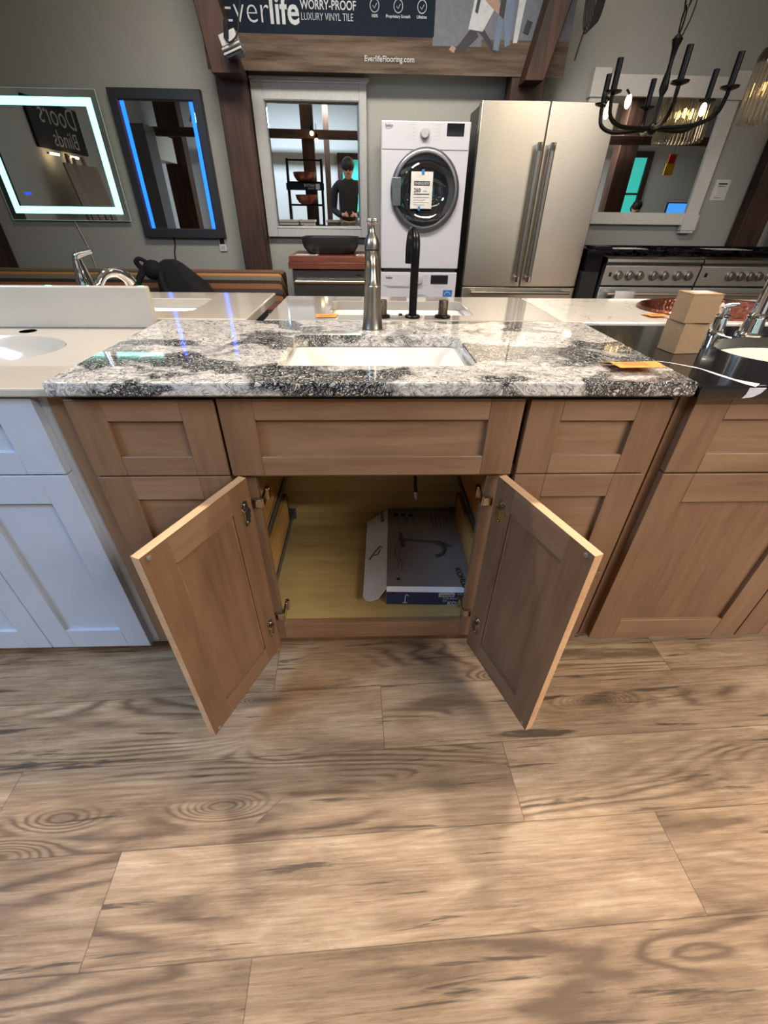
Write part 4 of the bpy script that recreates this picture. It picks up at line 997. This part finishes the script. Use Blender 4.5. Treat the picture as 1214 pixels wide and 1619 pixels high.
# ranges
def gas_range(x0, x1, knobs, label, towel, front_mat='range_steel'):
    r = thing('gas_range', ((x0+x1)/2, 4.08, 0), label, 'stove'); Y0 = 3.76
    G().box(x0, Y0+.05, .12, x1, 4.32, .86).box(x0+.03, Y0+.12, 0, x1-.03, 4.30, .12).build('body', 'black_matte', r)
    G().prism([(Y0, .862), (Y0-.012, .872), (Y0-.006, .892), (Y0+.02, .902), (Y0+.10, .904), (Y0+.10, .86), (Y0+.02, .856)], x0, x1, 'yz').build('front_rail', 'stainless_dark', r, bevel=.002)
    G().prism([(Y0+.012, .708), (Y0-.004, .845), (Y0+.02, .860), (Y0+.06, .860), (Y0+.06, .708)], x0+.002, x1-.002, 'yz').build('control_panel', front_mat, r, bevel=.002)
    G().box(x0+.002, Y0+.01, .16, x1-.002, Y0+.055, .695).build('oven_door', front_mat, r, bevel=.003)
    G().box(x0+.10, Y0+.0085, .27, x1-.10, Y0+.011, .56).build('oven_window', 'glass_dark', r)
    G().tube([(x0+.04, Y0-.055, .655), (x1-.04, Y0-.055, .655)], .014, 16).box(x0+.05, Y0-.055, .645, x0+.075, Y0+.015, .665).box(x1-.075, Y0-.055, .645, x1-.05, Y0+.015, .665).build('oven_handle', 'stainless', r)
    for kx in knobs:
        G().lathe([(.033, 0), (.034, -.006), (.028, -.010), (.026, -.034), (.022, -.038), (.003, -.039)], (kx, Y0+.002, .778), 'y', 28).box(kx-.003, Y0-.041, .756, kx+.003, Y0-.034, .800).build('knob', 'stainless_dark', r)
    G().box(x0+.045, Y0-.004, .772, x0+.062, Y0+.004, .80).build('switch', 'black_plastic', r)
    G().box(x0+.005, Y0+.10, .86, x1-.005, 4.32, .905).build('cooktop', 'black_metal', r)
    ng = 3; w_ = (x1-x0-.02)/ng
    for k in range(ng):
        a = x0+.01+w_*k+.004; b_ = a+w_-.008; g = G()
        for yy in (Y0+.115, 4.03, 4.275): g.box(a, yy, .928, b_, yy+.014, .942)
        for xx in (a, (a+b_)/2-.007, b_-.014): g.box(xx, Y0+.115, .924, xx+.014, 4.289, .940)
        for yy in (Y0+.115, 4.275):
            for xx in (a, b_-.014): g.box(xx, yy, .905, xx+.014, yy+.014, .93)
        for cy in (Y0+.24, 4.16):
            for q in range(4):
                an = PI/4+q*PI/2; cx = (a+b_)/2
                g.tube([(cx+.03*math.cos(an), cy+.03*math.sin(an), .945), (cx+.115*math.cos(an), cy+.10*math.sin(an), .938)], .007, 6)
        g.build('grate', 'black_metal', r)
        for cy in (Y0+.24, 4.16): G().lathe([(.05, .905), (.05, .918), (.036, .922), (.036, .93), (.003, .932)], ((a+b_)/2, cy, 0), 'z', 24).build('burner', 'black_metal', r)
    G().box(x0, 4.29, .905, x1, 4.33, .955).build('back_rail', 'black_metal', r, bevel=.004)
    return r
gas_range(1.865, 2.635, (1.985, 2.075, 2.155, 2.27, 2.355, 2.465, 2.55), 'stainless gas range with seven knobs, next to the refrigerator', True)
gas_range(2.645, 3.56, (2.90, 2.98, 3.06, 3.13, 3.23, 3.33, 3.42, 3.50), 'stainless gas range at the right edge, beyond the first one', False)
tw = G().loft([[(1.965, y_, z_), (2.125, y_, z_)] for y_, z_ in ((3.712, .52), (3.688, .60), (3.684, .655), (3.692, .672), (3.705, .677), (3.718, .672), (3.724, .655), (3.728, .54))], 0, closed=False)
tk = tw.build('towel', 'paper'); tag(tk, 'white towel hanging over the handle of the first range', 'towel')
sm = tk.modifiers.new('thick', 'SOLIDIFY'); sm.thickness = .003
tag(G().box(1.98, 3.93, .9475, 2.26, 4.12, .949).build('leaflet', 'paper'), 'white leaflet lying on the grates of the first range', 'leaflet')
tag(G().box(2.82, 3.95, .9475, 3.14, 4.14, .949).build('leaflet', 'paper'), 'white leaflet lying on the grates of the second range', 'leaflet')
tag(G().box(1.715, 3.80, 0, 1.845, 4.40, .80).build('gap_shade_block', 'black_matte', bevel=.003), 'narrow black cabinet filling the gap between refrigerator and first range', 'cabinet')  # added block, the gap's shade is put into its black colour
tag(G().box(1.72, 3.70, .930, 1.845, 4.3, .952).box(1.735, 3.72, .952, 1.86, 3.9, .975).box(1.72,3.80,.80,1.845,4.3,.93).build('grate_stack', 'black_metal', bevel=.003), 'black grate pieces stacked at the left end of the ranges', 'grate')

# chandelier
ch = thing('chandelier', (1.33, 2.6, 1.49), 'black candle-style chandelier hanging from a chain at the upper right', 'chandelier')
cx, cy = 1.33, 2.6
G().tube([(cx, cy, 1.50), (cx, cy, 1.78)], .009, 12).sphere((cx, cy, 1.50), .022).lathe([(.005, 1.60), (.018, 1.63), (.014, 1.67), (.006, 1.70), (.013, 1.76), (.022, 1.785), (.008, 1.80)], (cx, cy, 0), 'z', 20).build('stem', 'black_metal', ch)
g = G()
for k in range(22):
    z = 1.805+k*.068
    lk = [(cx+(.012*math.cos(a*PI/6) if k % 2 else 0), cy+(0 if k % 2 else .012*math.cos(a*PI/6)), z+.036+.040*math.sin(a*PI/6)) for a in range(13)]
    g.tube(lk, .0035, 6)
g.build('chain', 'black_metal', ch)
G().tube(smooth_path([(cx+.01, cy, 1.78), (cx+.035, cy, 1.9), (cx-.02, cy, 2.1), (cx+.02, cy, 2.4), (cx, cy, 3.28)]), .003, 6).build('cable', 'rubber', ch)
G().lathe([(.065, 3.298), (.065, 3.285), (.02, 3.27)], (cx, cy, 0), 'z', 24).build('ceiling_cup', 'black_metal', ch)
for k in range(6):
    an = k*PI/3+.25; ux, uy = math.cos(an), math.sin(an)
    p = lambda r_, z: (cx+ux*r_, cy+uy*r_, z)
    arm = G().tube(smooth_path([p(.0, 1.502), p(.10, 1.497), p(.19, 1.502), p(.245, 1.53), p(.26, 1.575), p(.262, 1.605)]), .0085, 10).build('arm', 'black_metal', ch)
    G().lathe([(.010, 1.598), (.034, 1.606), (.036, 1.612), (.015, 1.612)], (p(.262, 0)[0], p(.262, 0)[1], 0), 'z', 20).lathe([(.0125, 1.612), (.0125, 1.712), (.004, 1.714)], (p(.262, 0)[0], p(.262, 0)[1], 0), 'z', 16).build('candle', 'black_metal', arm)
for an in (2.45, 3.1, 3.65, .1):
    x_, y_ = cx+.225*math.cos(an), cy+.225*math.sin(an)
    bb = G().sphere((x_, y_, 1.572), .013, 12, 0, (1, 1, 1.9)).build('bulb', 'lamp_glow', ch)
    G().tube([(x_, y_, 1.592), (cx+.25*math.cos(an), cy+.25*math.sin(an), 1.606)], .005, 8).build('bulb_holder', 'black_metal', bb)
# crystal fringe pendant
cp = thing('crystal_pendant', (2.79, 3.87, 1.70), 'round pendant lamp fringed with clear crystal rods at the right edge', 'pendant lamp')
G().lathe([(.20, 2.0), (.205, 2.03), (.19, 2.07), (.12, 2.11), (.02, 2.13)], (2.79, 3.87, 0), 'z', 40).build('canopy', 'bronze', cp)
G().tube([(2.79, 3.87, 2.12), (2.79, 3.87, 3.3)], .006, 8).build('rod', 'bronze', cp)
for k in range(40):
    a = 2*PI*k/40; x_, y_ = 2.79+.195*math.cos(a), 3.87+.195*math.sin(a)
    G().tube([(x_, y_, 2.01), (x_, y_, 1.73), (x_, y_, 1.705)], [.0085, .0085, .003], 6).build('crystal_rod', 'crystal', cp)
for k in range(26):
    a = 2*PI*k/26; x_, y_ = 2.79+.125*math.cos(a), 3.87+.125*math.sin(a)
    G().tube([(x_, y_, 2.01), (x_, y_, 1.705)], .0085, 6).build('crystal_rod', 'crystal', cp)
for k in range(3):
    a = 2*PI*k/3; G().sphere((2.79+.06*math.cos(a), 3.87+.06*math.sin(a), 1.90), .022, 12, 0, (1, 1, 1.5)).build('bulb', 'lamp_glow', cp)

# ================================================================== CEILING FIXTURES
def track(x0, x1, y, z, label, glow='fluorescent', rod=True):
    r = thing('strip_light', ((x0+x1)/2, y, z), label, 'lamp')
    G().box(x0-.04, y-.07, z+.02, x1+.04, y+.07, z+.07).build('housing', 'frame_white', r, bevel=.004)
    if rod: G().box(x0+.1, y-.01, z+.07, x0+.12, y+.01, 3.3).box(x1-.12, y-.01, z+.07, x1-.1, y+.01, 3.3).build('hanger', 'grey_metal', r)
    G().tube([(x0, y-.03, z+.012), (x1, y-.03, z+.012)], .013, 10).tube([(x0, y+.03, z+.012), (x1, y+.03, z+.012)], .013, 10).build('tube', glow, r)
track(-1.0, 1.4, 2.45, 3.04, 'strip light over the back row of vanities')
track(-1.6, .8, -1.4, 3.02, 'strip light behind the photographer, seen only in mirrors')
track(1.8, 4.9, -1.9, 3.02, 'long strip light towards the office corner, seen only in mirrors')
track(6.4, 7.9, -3.4, 2.45, 'low strip light before the far window, seen only in a mirror')
for x_, lab in ((-.85, 'square ceiling lamp over the left of the granite countertop'), (.95, 'square ceiling lamp over the right of the granite countertop')):
    r = thing('ceiling_lamp', (x_, 1.6, 3.04), lab, 'lamp')
    G().box(x_-.14, 1.46, 3.035, x_+.14, 1.74, 3.10).box(x_-.01, 1.59, 3.10, x_+.01, 1.61, 3.3).build('housing', 'black_metal', r, bevel=.004)
for loc, tgt, lab in (((-2.3, -.35, 2.45), (-.75, .9, .35), 'cool white hanging panel lamp at the left'), ((2.1, -.45, 2.75), (.9, .85, .4), 'warm hanging panel lamp at the right')):
    r = thing('panel_lamp', loc, lab, 'lamp'); d = Vector(tgt)-Vector(loc)
    M = Matrix.Translation(loc) @ d.to_track_quat('-Z', 'Y').to_matrix().to_4x4()
    G().box(-.47, -.27, .012, .47, .27, .05).xf(M).build('housing', 'frame_grey', r, bevel=.004)
    G().tube([Vector(loc)+Vector((0, 0, .05)), Vector((loc[0], loc[1], 3.3))], .01, 8).build('rod', 'grey_metal', r)
# small spot bulbs on the beam, seen in the grey framed mirror
for x_, z_ in ((-.70, 2.36), (-.62, 2.26), (-1.75, 2.24), (.30, 2.02)):
    r = thing('spot_bulb', (x_, -1.75, z_), {-.70: 'bright spot bulb, upper of the pair beside the reflected post', -.62: 'bright spot bulb, lower of the pair beside the reflected post', -1.75: 'spot bulb at the left end of the reflected beam', .30: 'spot bulb hanging near the reflected window'}[x_], 'lamp')
    G().sphere((x_, -1.75, z_), .036, 12).build('bulb', 'lamp_glow', r)
    G().lathe([(.03, z_+.03), (.035, z_+.09), (.01, z_+.11)], (x_, -1.75, 0), 'z', 16).tube([(x_, -1.75, z_+.1), (x_, -1.80, 2.5)], .006, 8).build('socket', 'black_metal', r)

# ================================================================== BEHIND THE CAMERA (seen in the mirrors)
def island(x0, x1, y0, y1, lab, lab2, mat='frame_white'):
    tag(G().box(x0, y0, .08, x1, y1, 1.00).box(x0+.04, y0+.04, 0, x1-.04, y1-.04, .08).build('display_island', mat, bevel=.003), lab, 'cabinet')
    tag(G().box(x0-.02, y0-.02, 1.002, x1+.02, y1+.02, 1.04).build('island_top', 'cream_marble', bevel=.003), lab2, 'countertop')
island(-1.55, -.72, -1.25, -.80, 'white display cabinet behind the photographer, left half of the mirror', 'cream top of the display cabinet left of the photographer in the mirror')
island(-.48, .95, -1.40, -.90, 'grey display cabinet directly behind the photographer', 'cream top of the display cabinet directly behind the photographer', 'cabinet_grey')
# sink rack with copper bowls
rk = thing('display_rack', (-.88, -1.62, 0), 'black ladder rack holding copper bowls, reflected in the grey framed mirror', 'rack')
g = G()
for x_ in (-1.22, -.56):
    g.box(x_-.02, -1.86, 0, x_+.02, -1.82, 2.0); g.tube([(x_, -1.43, .0), (x_, -1.84, 1.97)], .026, 8)
for z_ in (.92, 1.26, 1.62, 1.96): g.box(-1.22, -1.86, z_, -.56, -1.82, z_+.03)
g.build('ladder_frame', 'black_metal', rk)
for z_ in (1.255, 1.60): G().box(-1.22, -1.85, z_, -.56, -1.52, z_+.015).build('shelf', 'black_metal', rk)
G().box(-1.24, -1.50, 1.50, -.52, -1.47, 1.61).build('sign', 'printed_navy', rk)
g = G(); MB = Matrix.Translation((-.70, -1.4685, 1.555)) @ Matrix.Rotation(PI, 4, 'Z') @ Matrix.Rotation(R(90), 4, 'X')
g.text('NATIVE', .06, MB, 0, offset=.001); g.text('TRAILS', .04, Matrix.Translation((-.70, -1.4685, 1.515)) @ Matrix.Rotation(PI, 4, 'Z') @ Matrix.Rotation(R(90), 4, 'X'), 0)
g.box(-.68, -1.4695, 1.515, -.60, -1.4685, 1.60); g.build('lettering', 'printed_white', rk, smooth=False)
def bowl(x_, y_, z_, r_, h_, lab):
    tag(G().lathe([(r_*.35, 0), (r_*.7, h_*.2), (r_*.93, h_*.6), (r_, h_), (r_*.96, h_), (r_*.85, h_*.6), (r_*.6, h_*.25), (.01, h_*.12)], (x_, y_, z_), 'z', 40).build('copper_bowl', 'hammered_copper'), lab, 'bowl')
bowl(-.88, -1.585, 1.616, .22, .16, 'hammered copper bowl on the upper shelf of the black rack')
bowl(-.87, -1.585, 1.271, .22, .16, 'hammered copper bowl on the lower shelf of the black rack')
# left side room
sg = thing('wall_sign', (-4.57, .3, 1.86), 'black board with white script lettering, reflected in the lit mirror', 'sign')
G().box(-4.598, -.32, 1.86, -4.56, .95, 2.40).build('board', 'slate_board', sg, bevel=.004)
g = G()
MT = Matrix(((0, 0, 1, -4.558), (1, 0, 0, -.22), (0, 1, 0, 2.15), (0, 0, 0, 1)))
g.text('Doors', .36, MT, 0, offset=-.002); MT2 = MT.copy(); MT2[1][3] = -.12; MT2[2][3] = 1.91; g.text('Blinds', .28, MT2, 0, offset=-.002)
g.build('lettering', 'printed_white', sg, smooth=False)
for y_, lab in ((.75, 'small bright picture lamp under the black sign, left one'), (.25, 'small bright picture lamp under the black sign, right one')):
    tag(G().tube([(-4.5, y_-.10, 1.80), (-4.5, y_+.10, 1.80)], .014, 8, 0).box(-4.6, y_-.01, 1.80, -4.5, y_+.01, 1.82, 1).build('picture_lamp', ['lamp_glow', 'black_metal']), lab, 'lamp')
es = thing('sample_easel', (-4.1, .5, 0), 'wooden easel with flooring sample boards, reflected in the lit mirror', 'easel')
G().tube([(-4.1, .05, 0), (-4.35, .35, 1.8)], .03, 6).tube([(-4.1, 1.05, 0), (-4.35, .75, 1.8)], .03, 6).tube([(-4.5, .55, 0), (-4.36, .55, 1.78)], .025, 6).build('leg', 'sample_board', es)
M = Matrix.Translation((-4.24, .5, 1.15)) @ Matrix.Rotation(R(-8), 4, 'Y')
G().box(-.01, -.45, -.02, .01, .45, .55).xf(M).build('sample_panel', 'sample_board', es)
for k in range(4): G().box(.012, -.40+k*.2, -.55, .03, -.24+k*.2, -.06).xf(M).build('sample_strip', 'butcher_block' if k % 2 else 'sample_board', es)
tag(G().box(-4.59, 2.6, 0, -4.05, 3.3, 2.35).build('dark_wardrobe', 'slate_board', bevel=.005), 'tall black cabinet against the left wall, reflected in the lit mirror', 'cabinet')
tc = thing('tall_cabinet', (-4.2, -1.6, 0), 'tall grey display cabinet with white header, reflected in the black framed mirror', 'cabinet')
G().box(-4.59, -1.75, 0, -3.95, -1.3, 2.4).build('body', 'cabinet_grey', tc, bevel=.003)
G().box(-4.58, -2.75, 1.95, -4.0, -1.75, 2.35).build('header', 'frame_white', tc, bevel=.003)
G().box(-4.58, -2.75, 0, -4.5, -1.75, 1.95).build('back_panel', 'sample_board', tc)
sh = thing('shelf_unit', (-3.0, -4.4, 0), 'white shelf unit full of boxes behind the dark post in the mirror', 'shelf')
g = G(); g.box(-3.7, -4.69, 0, -2.3, -4.66, 2.2)
for z_ in (.3, .65, 1.0, 1.35, 1.7, 2.05): g.box(-3.7, -4.66, z_, -2.3, -4.3, z_+.025)
for x_ in (-3.7, -3.0, -2.33): g.box(x_, -4.66, 0, x_+.03, -4.3, 2.2)
g.build('frame', 'frame_white', sh)
# office corner at the right
dk = thing('desk', (7.2, -2.6, 0), 'white desk reflected at the foot of the white framed mirror', 'desk')
G().box(6.0, -3.0, .98, 9.2, -2.3, 1.02).build('desk_top', 'frame_white', dk)
G().box(6.0, -3.0, 0, 6.05, -2.3, .98).box(9.15, -3.0, 0, 9.2, -2.3, .98).build('side_panel', 'frame_white', dk)
for x_, m_, lab in ((6.95, 'screen_blue', 'blue lit computer monitor on the reflected desk'), (7.75, 'glass_dark', 'dark computer monitor on the reflected desk')):
    r = thing('monitor', (x_, -2.6, 1.02), lab, 'monitor')
    G().box(x_-.28, -2.62, 1.08, x_+.28, -2.58, 1.42).build('casing', 'black_plastic', r, bevel=.004)
    G().box(x_-.26, -2.58, 1.10, x_+.26, -2.578, 1.40).build('screen', m_, r)
    G().box(x_-.03, -2.64, 1.02, x_+.03, -2.60, 1.10).box(x_-.12, -2.7, 1.02, x_+.12, -2.52, 1.03).build('stand', 'black_plastic', r)
tag(G().box(5.62, -2.8, 1.022, 5.95, -2.5, 1.16).box(5.6, -2.9, 0, 5.97, -2.4, 1.02, 1).build('parcel_stand', ['card_brown', 'frame_white'], bevel=.003), 'brown parcel on a white stand left of the reflected thick post', 'box')
ht = thing('hanging_tag', (5.9, -1.6, 1.8), 'red and yellow tag hanging from the ceiling, reflected in the white framed mirror', 'tag')
G().box(5.83, -1.61, 2.0, 5.97, -1.59, 2.14).build('tag_top', 'red_plastic', ht, bevel=.004)
G().box(5.81, -1.61, 1.82, 5.99, -1.59, 2.0).build('tag_body', 'yellow_plastic', ht, bevel=.004)
G().tube([(5.9, -1.6, 2.14), (5.9, -1.6, 3.3)], .004, 6).build('string', 'rubber', ht)
G_ = G().sphere((3.7, -1.2, 2.18), .05, 14, 0, (1, 1, 1.4)); gb = thing('globe_bulb', (3.7, -1.2, 2.1), 'large glowing filament bulb reflected at the top of the white framed mirror', 'lamp')
G_.build('bulb', 'lamp_glow', gb); G().tube([(3.7, -1.2, 2.24), (3.7, -1.2, 3.3)], .008, 8).build('cord', 'rubber', gb)

# ================================================================== PEOPLE
def skin_mesh(name, nodes, edges, mat, parent, root=0, sub=2):
    o_root = parent
    while o_root.parent: o_root = o_root.parent
    off = Vector(o_root.location)
    me = bpy.data.meshes.new(name); me.from_pydata([tuple(Vector(n[:3])-off) for n in nodes], edges, [])
    me.materials.append(MATS[mat])
    o = bpy.data.objects.new(name, me); C.objects.link(o); o.parent = parent
    md = o.modifiers.new('skin', 'SKIN'); md.use_smooth_shade = True
    if not me.skin_vertices: pass
    for i, n in enumerate(nodes):
        sv = me.skin_vertices[0].data[i]; r_ = n[3]
        sv.radius = (r_, n[4] if len(n) > 4 else r_); sv.use_root = (i == root)
    ss = o.modifiers.new('sub', 'SUBSURF'); ss.levels = sub; ss.render_levels = sub
    return o
def person(px, py, label, seated=False, hair_only=False):
    r = thing('person', (px, py, 0), label, 'person')
    dz = -.45 if seated else 0
    if seated: r.location.z = 0
    P = lambda x, y, z: (px+x, py+y, z+dz)
    # body: pelvis, spine, neck, head, arms with hands, legs
    N = [(*P(0, 0, .98), .115, .09), (*P(0, .0, 1.15), .115, .085), (*P(0, 0, 1.36), .15, .105), (*P(0, .0, 1.54), .12, .085), (*P(0, .01, 1.61), .058), (*P(0, .035, 1.64), .052),
         (*P(0, .055, 1.70), .086, .094), (*P(0, .06, 1.79), .094, .106), (*P(0, .055, 1.86), .066, .075)]
    Ed = [(0, 1), (1, 2), (2, 3), (3, 4), (4, 5), (5, 6), (6, 7), (7, 8)]
    hz = [(.055, .31, 1.125), (-.055, .31, 1.125)] if not seated else [(.18, .32, 1.16), (-.18, .32, 1.16)]
    for s_, h_ in ((1, hz[0]), (-1, hz[1])):
        b_ = len(N)
        N += [(*P(s_*.16, 0, 1.55), .062), (*P(s_*.24, -.01, 1.49), .055), (*P(s_*.265, -.02, 1.20), .045), (*P(s_*.16, .17, 1.125), .036), (*P(h_[0]+s_*.035, h_[1]-.03, h_[2]), .026), (*P(h_[0]+s_*.012, h_[1]+.0, h_[2]+.005), .026, .018)]
        Ed += [(3, b_)]+[(b_+k, b_+k+1) for k in range(5)]
    kz = ((.10, 0, .90), (.105, .02, .52), (.11, 0, .10)) if not seated else ((.10, .05, .93), (.12, .45, .95), (.12, .45, .55))
    for s_ in (1, -1):
        b_ = len(N)
        (a, b1, c1) = kz
        N += [(*P(s_*a[0], a[1], a[2]), .095), (*P(s_*b1[0], b1[1], b1[2]), .062), (*P(s_*c1[0], c1[1], c1[2]), .042)]
        Ed += [(0, b_), (b_, b_+1), (b_+1, b_+2)]
    body = skin_mesh('body', N, Ed, 'skin', r)
    # fingers and thumbs
    for s_, h_ in ((1, hz[0]), (-1, hz[1])):
        for k in range(4):
            ln = (.9, 1.0, .95, .78)[k]; z0 = h_[2]+.018-.0125*k
            q = [P(h_[0]+s_*.012, h_[1]+.005, z0), P(h_[0]-s_*.008, h_[1]+.026*ln, z0), P(h_[0]-s_*.030*ln, h_[1]+.022*ln, z0-.002), P(h_[0]-s_*.044*ln, h_[1]+.006, z0-.003)]
            G().tube(smooth_path(q, 4), [.0088, .0085, .0078, .006], 8).build('finger', 'skin', body)
        q = [P(h_[0]+s_*.018, h_[1]-.008, h_[2]+.004), P(h_[0]+s_*.012, h_[1]-.022, h_[2]+.028), P(h_[0]-s_*.006, h_[1]-.020, h_[2]+.044)]
        G().tube(smooth_path(q, 4), [.011, .0095, .0075], 8).build('thumb', 'skin', body)
    # clothes: long-sleeved top and trousers
    S = [(*P(0, 0, .99), .162, .13), (*P(0, 0, 1.15), .15, .118), (*P(0, 0, 1.36), .188, .128), (*P(0, 0, 1.54), .15, .105), (*P(0, .005, 1.61), .085), (*P(0, .012, 1.655), .078)]
    Es = [(0, 1), (1, 2), (2, 3), (3, 4), (4, 5)]
    for s_, h_ in ((1, hz[0]), (-1, hz[1])):
        b_ = len(S)
        S += [(*P(s_*.16, 0, 1.545), .080), (*P(s_*.245, -.01, 1.485), .076), (*P(s_*.272, -.02, 1.19), .060), (*P(s_*.165, .165, 1.122), .048), (*P(h_[0]+s_*.058, h_[1]-.055, h_[2]), .036)]
        Es += [(3, b_)]+[(b_+k, b_+k+1) for k in range(4)]
    skin_mesh('sweater', S, Es, 'shirt_black', r)
    Tn = [(*P(0, 0, 1.06), .145, .115), (*P(0, 0, .93), .152, .122)]; Et = [(0, 1)]
    for s_ in (1, -1):
        b_ = len(Tn); (a, b1, c1) = kz
        Tn += [(*P(s_*a[0], a[1], a[2]-.02), .112), (*P(s_*b1[0], b1[1], b1[2]), .085), (*P(s_*c1[0], c1[1], c1[2]), .068)]
        Et += [(1, b_), (b_, b_+1), (b_+1, b_+2)]
    skin_mesh('trousers', Tn, Et, 'trouser_cloth', r)
    for s_ in (1, -1):
        fx, fy = (s_*.11, 0) if not seated else (s_*.12, .45)
        fz = 0
        g = G(); 
        for_ = [(fx-.045, -.09, fx+.045, .17)]
        rings = [[(px+fx+(p_[0])*k1, py+fy+.045+(p_[1])*k1, z_) for p_ in rrect(0, 0, .095, .27, .045, 6)] for z_, k1 in ((.0, .97), (.03, 1.0), (.07, .88), (.115, .5))]
        g.loft(rings, 0, True, True).build('shoe', 'black_matte', r)
    # hair and face
    g = G().sphere(P(0, .082, 1.815), .124, 20, 0, (.88, .95, .86)).sphere(P(0, -.005, 1.765), .10, 16, 0, (.98, .8, .95)); g.build('hair', 'hair', r)
    hd = G().sphere(P(0, .150, 1.735), .016, 10, 0, (.8, 1.1, 1.3)); hd.sphere(P(.085, .05, 1.745), .022, 10, 0, (.35, .7, 1)); hd.sphere(P(-.085, .05, 1.745), .022, 10, 0, (.35, .7, 1)); hd.build('nose_and_ears', 'skin', body)
    G().sphere(P(.032, .142, 1.752), .010, 8).sphere(P(-.032, .142, 1.752), .010, 8).box(px-.024, py+.136, 1.690+dz, px+.024, py+.146, 1.698+dz).build('eyes_and_mouth', 'ink', body)
    return r
person(-.07, -.385, 'person in a black long-sleeved top holding up a phone, reflected in the grey framed mirror')
# phone, held just behind the viewpoint
ph = thing('phone', (-.06, -.05, 1.10), 'dark phone held in both hands of the reflected person', 'phone')
M = Matrix.Translation((-.06, -.052, 1.128)) @ Matrix.Rotation(R(-38), 4, 'X')
G().box(-.038, -.004, -.045, .038, .004, .045).xf(M).build('case', 'black_plastic', ph, bevel=.003)
person(6.35, -3.35, 'seated person with dark hair at the reflected desk', seated=True)
tag(G().box(6.15, -3.6, .36, 6.55, -3.2, .41).box(6.15, -3.64, .36, 6.55, -3.60, 1.0).box(6.32, -3.42, 0, 6.38, -3.38, .36).box(6.15, -3.43, 0, 6.55, -3.37, .03).build('office_chair', 'black_plastic', bevel=.004), 'black office chair under the seated reflected person', 'chair')
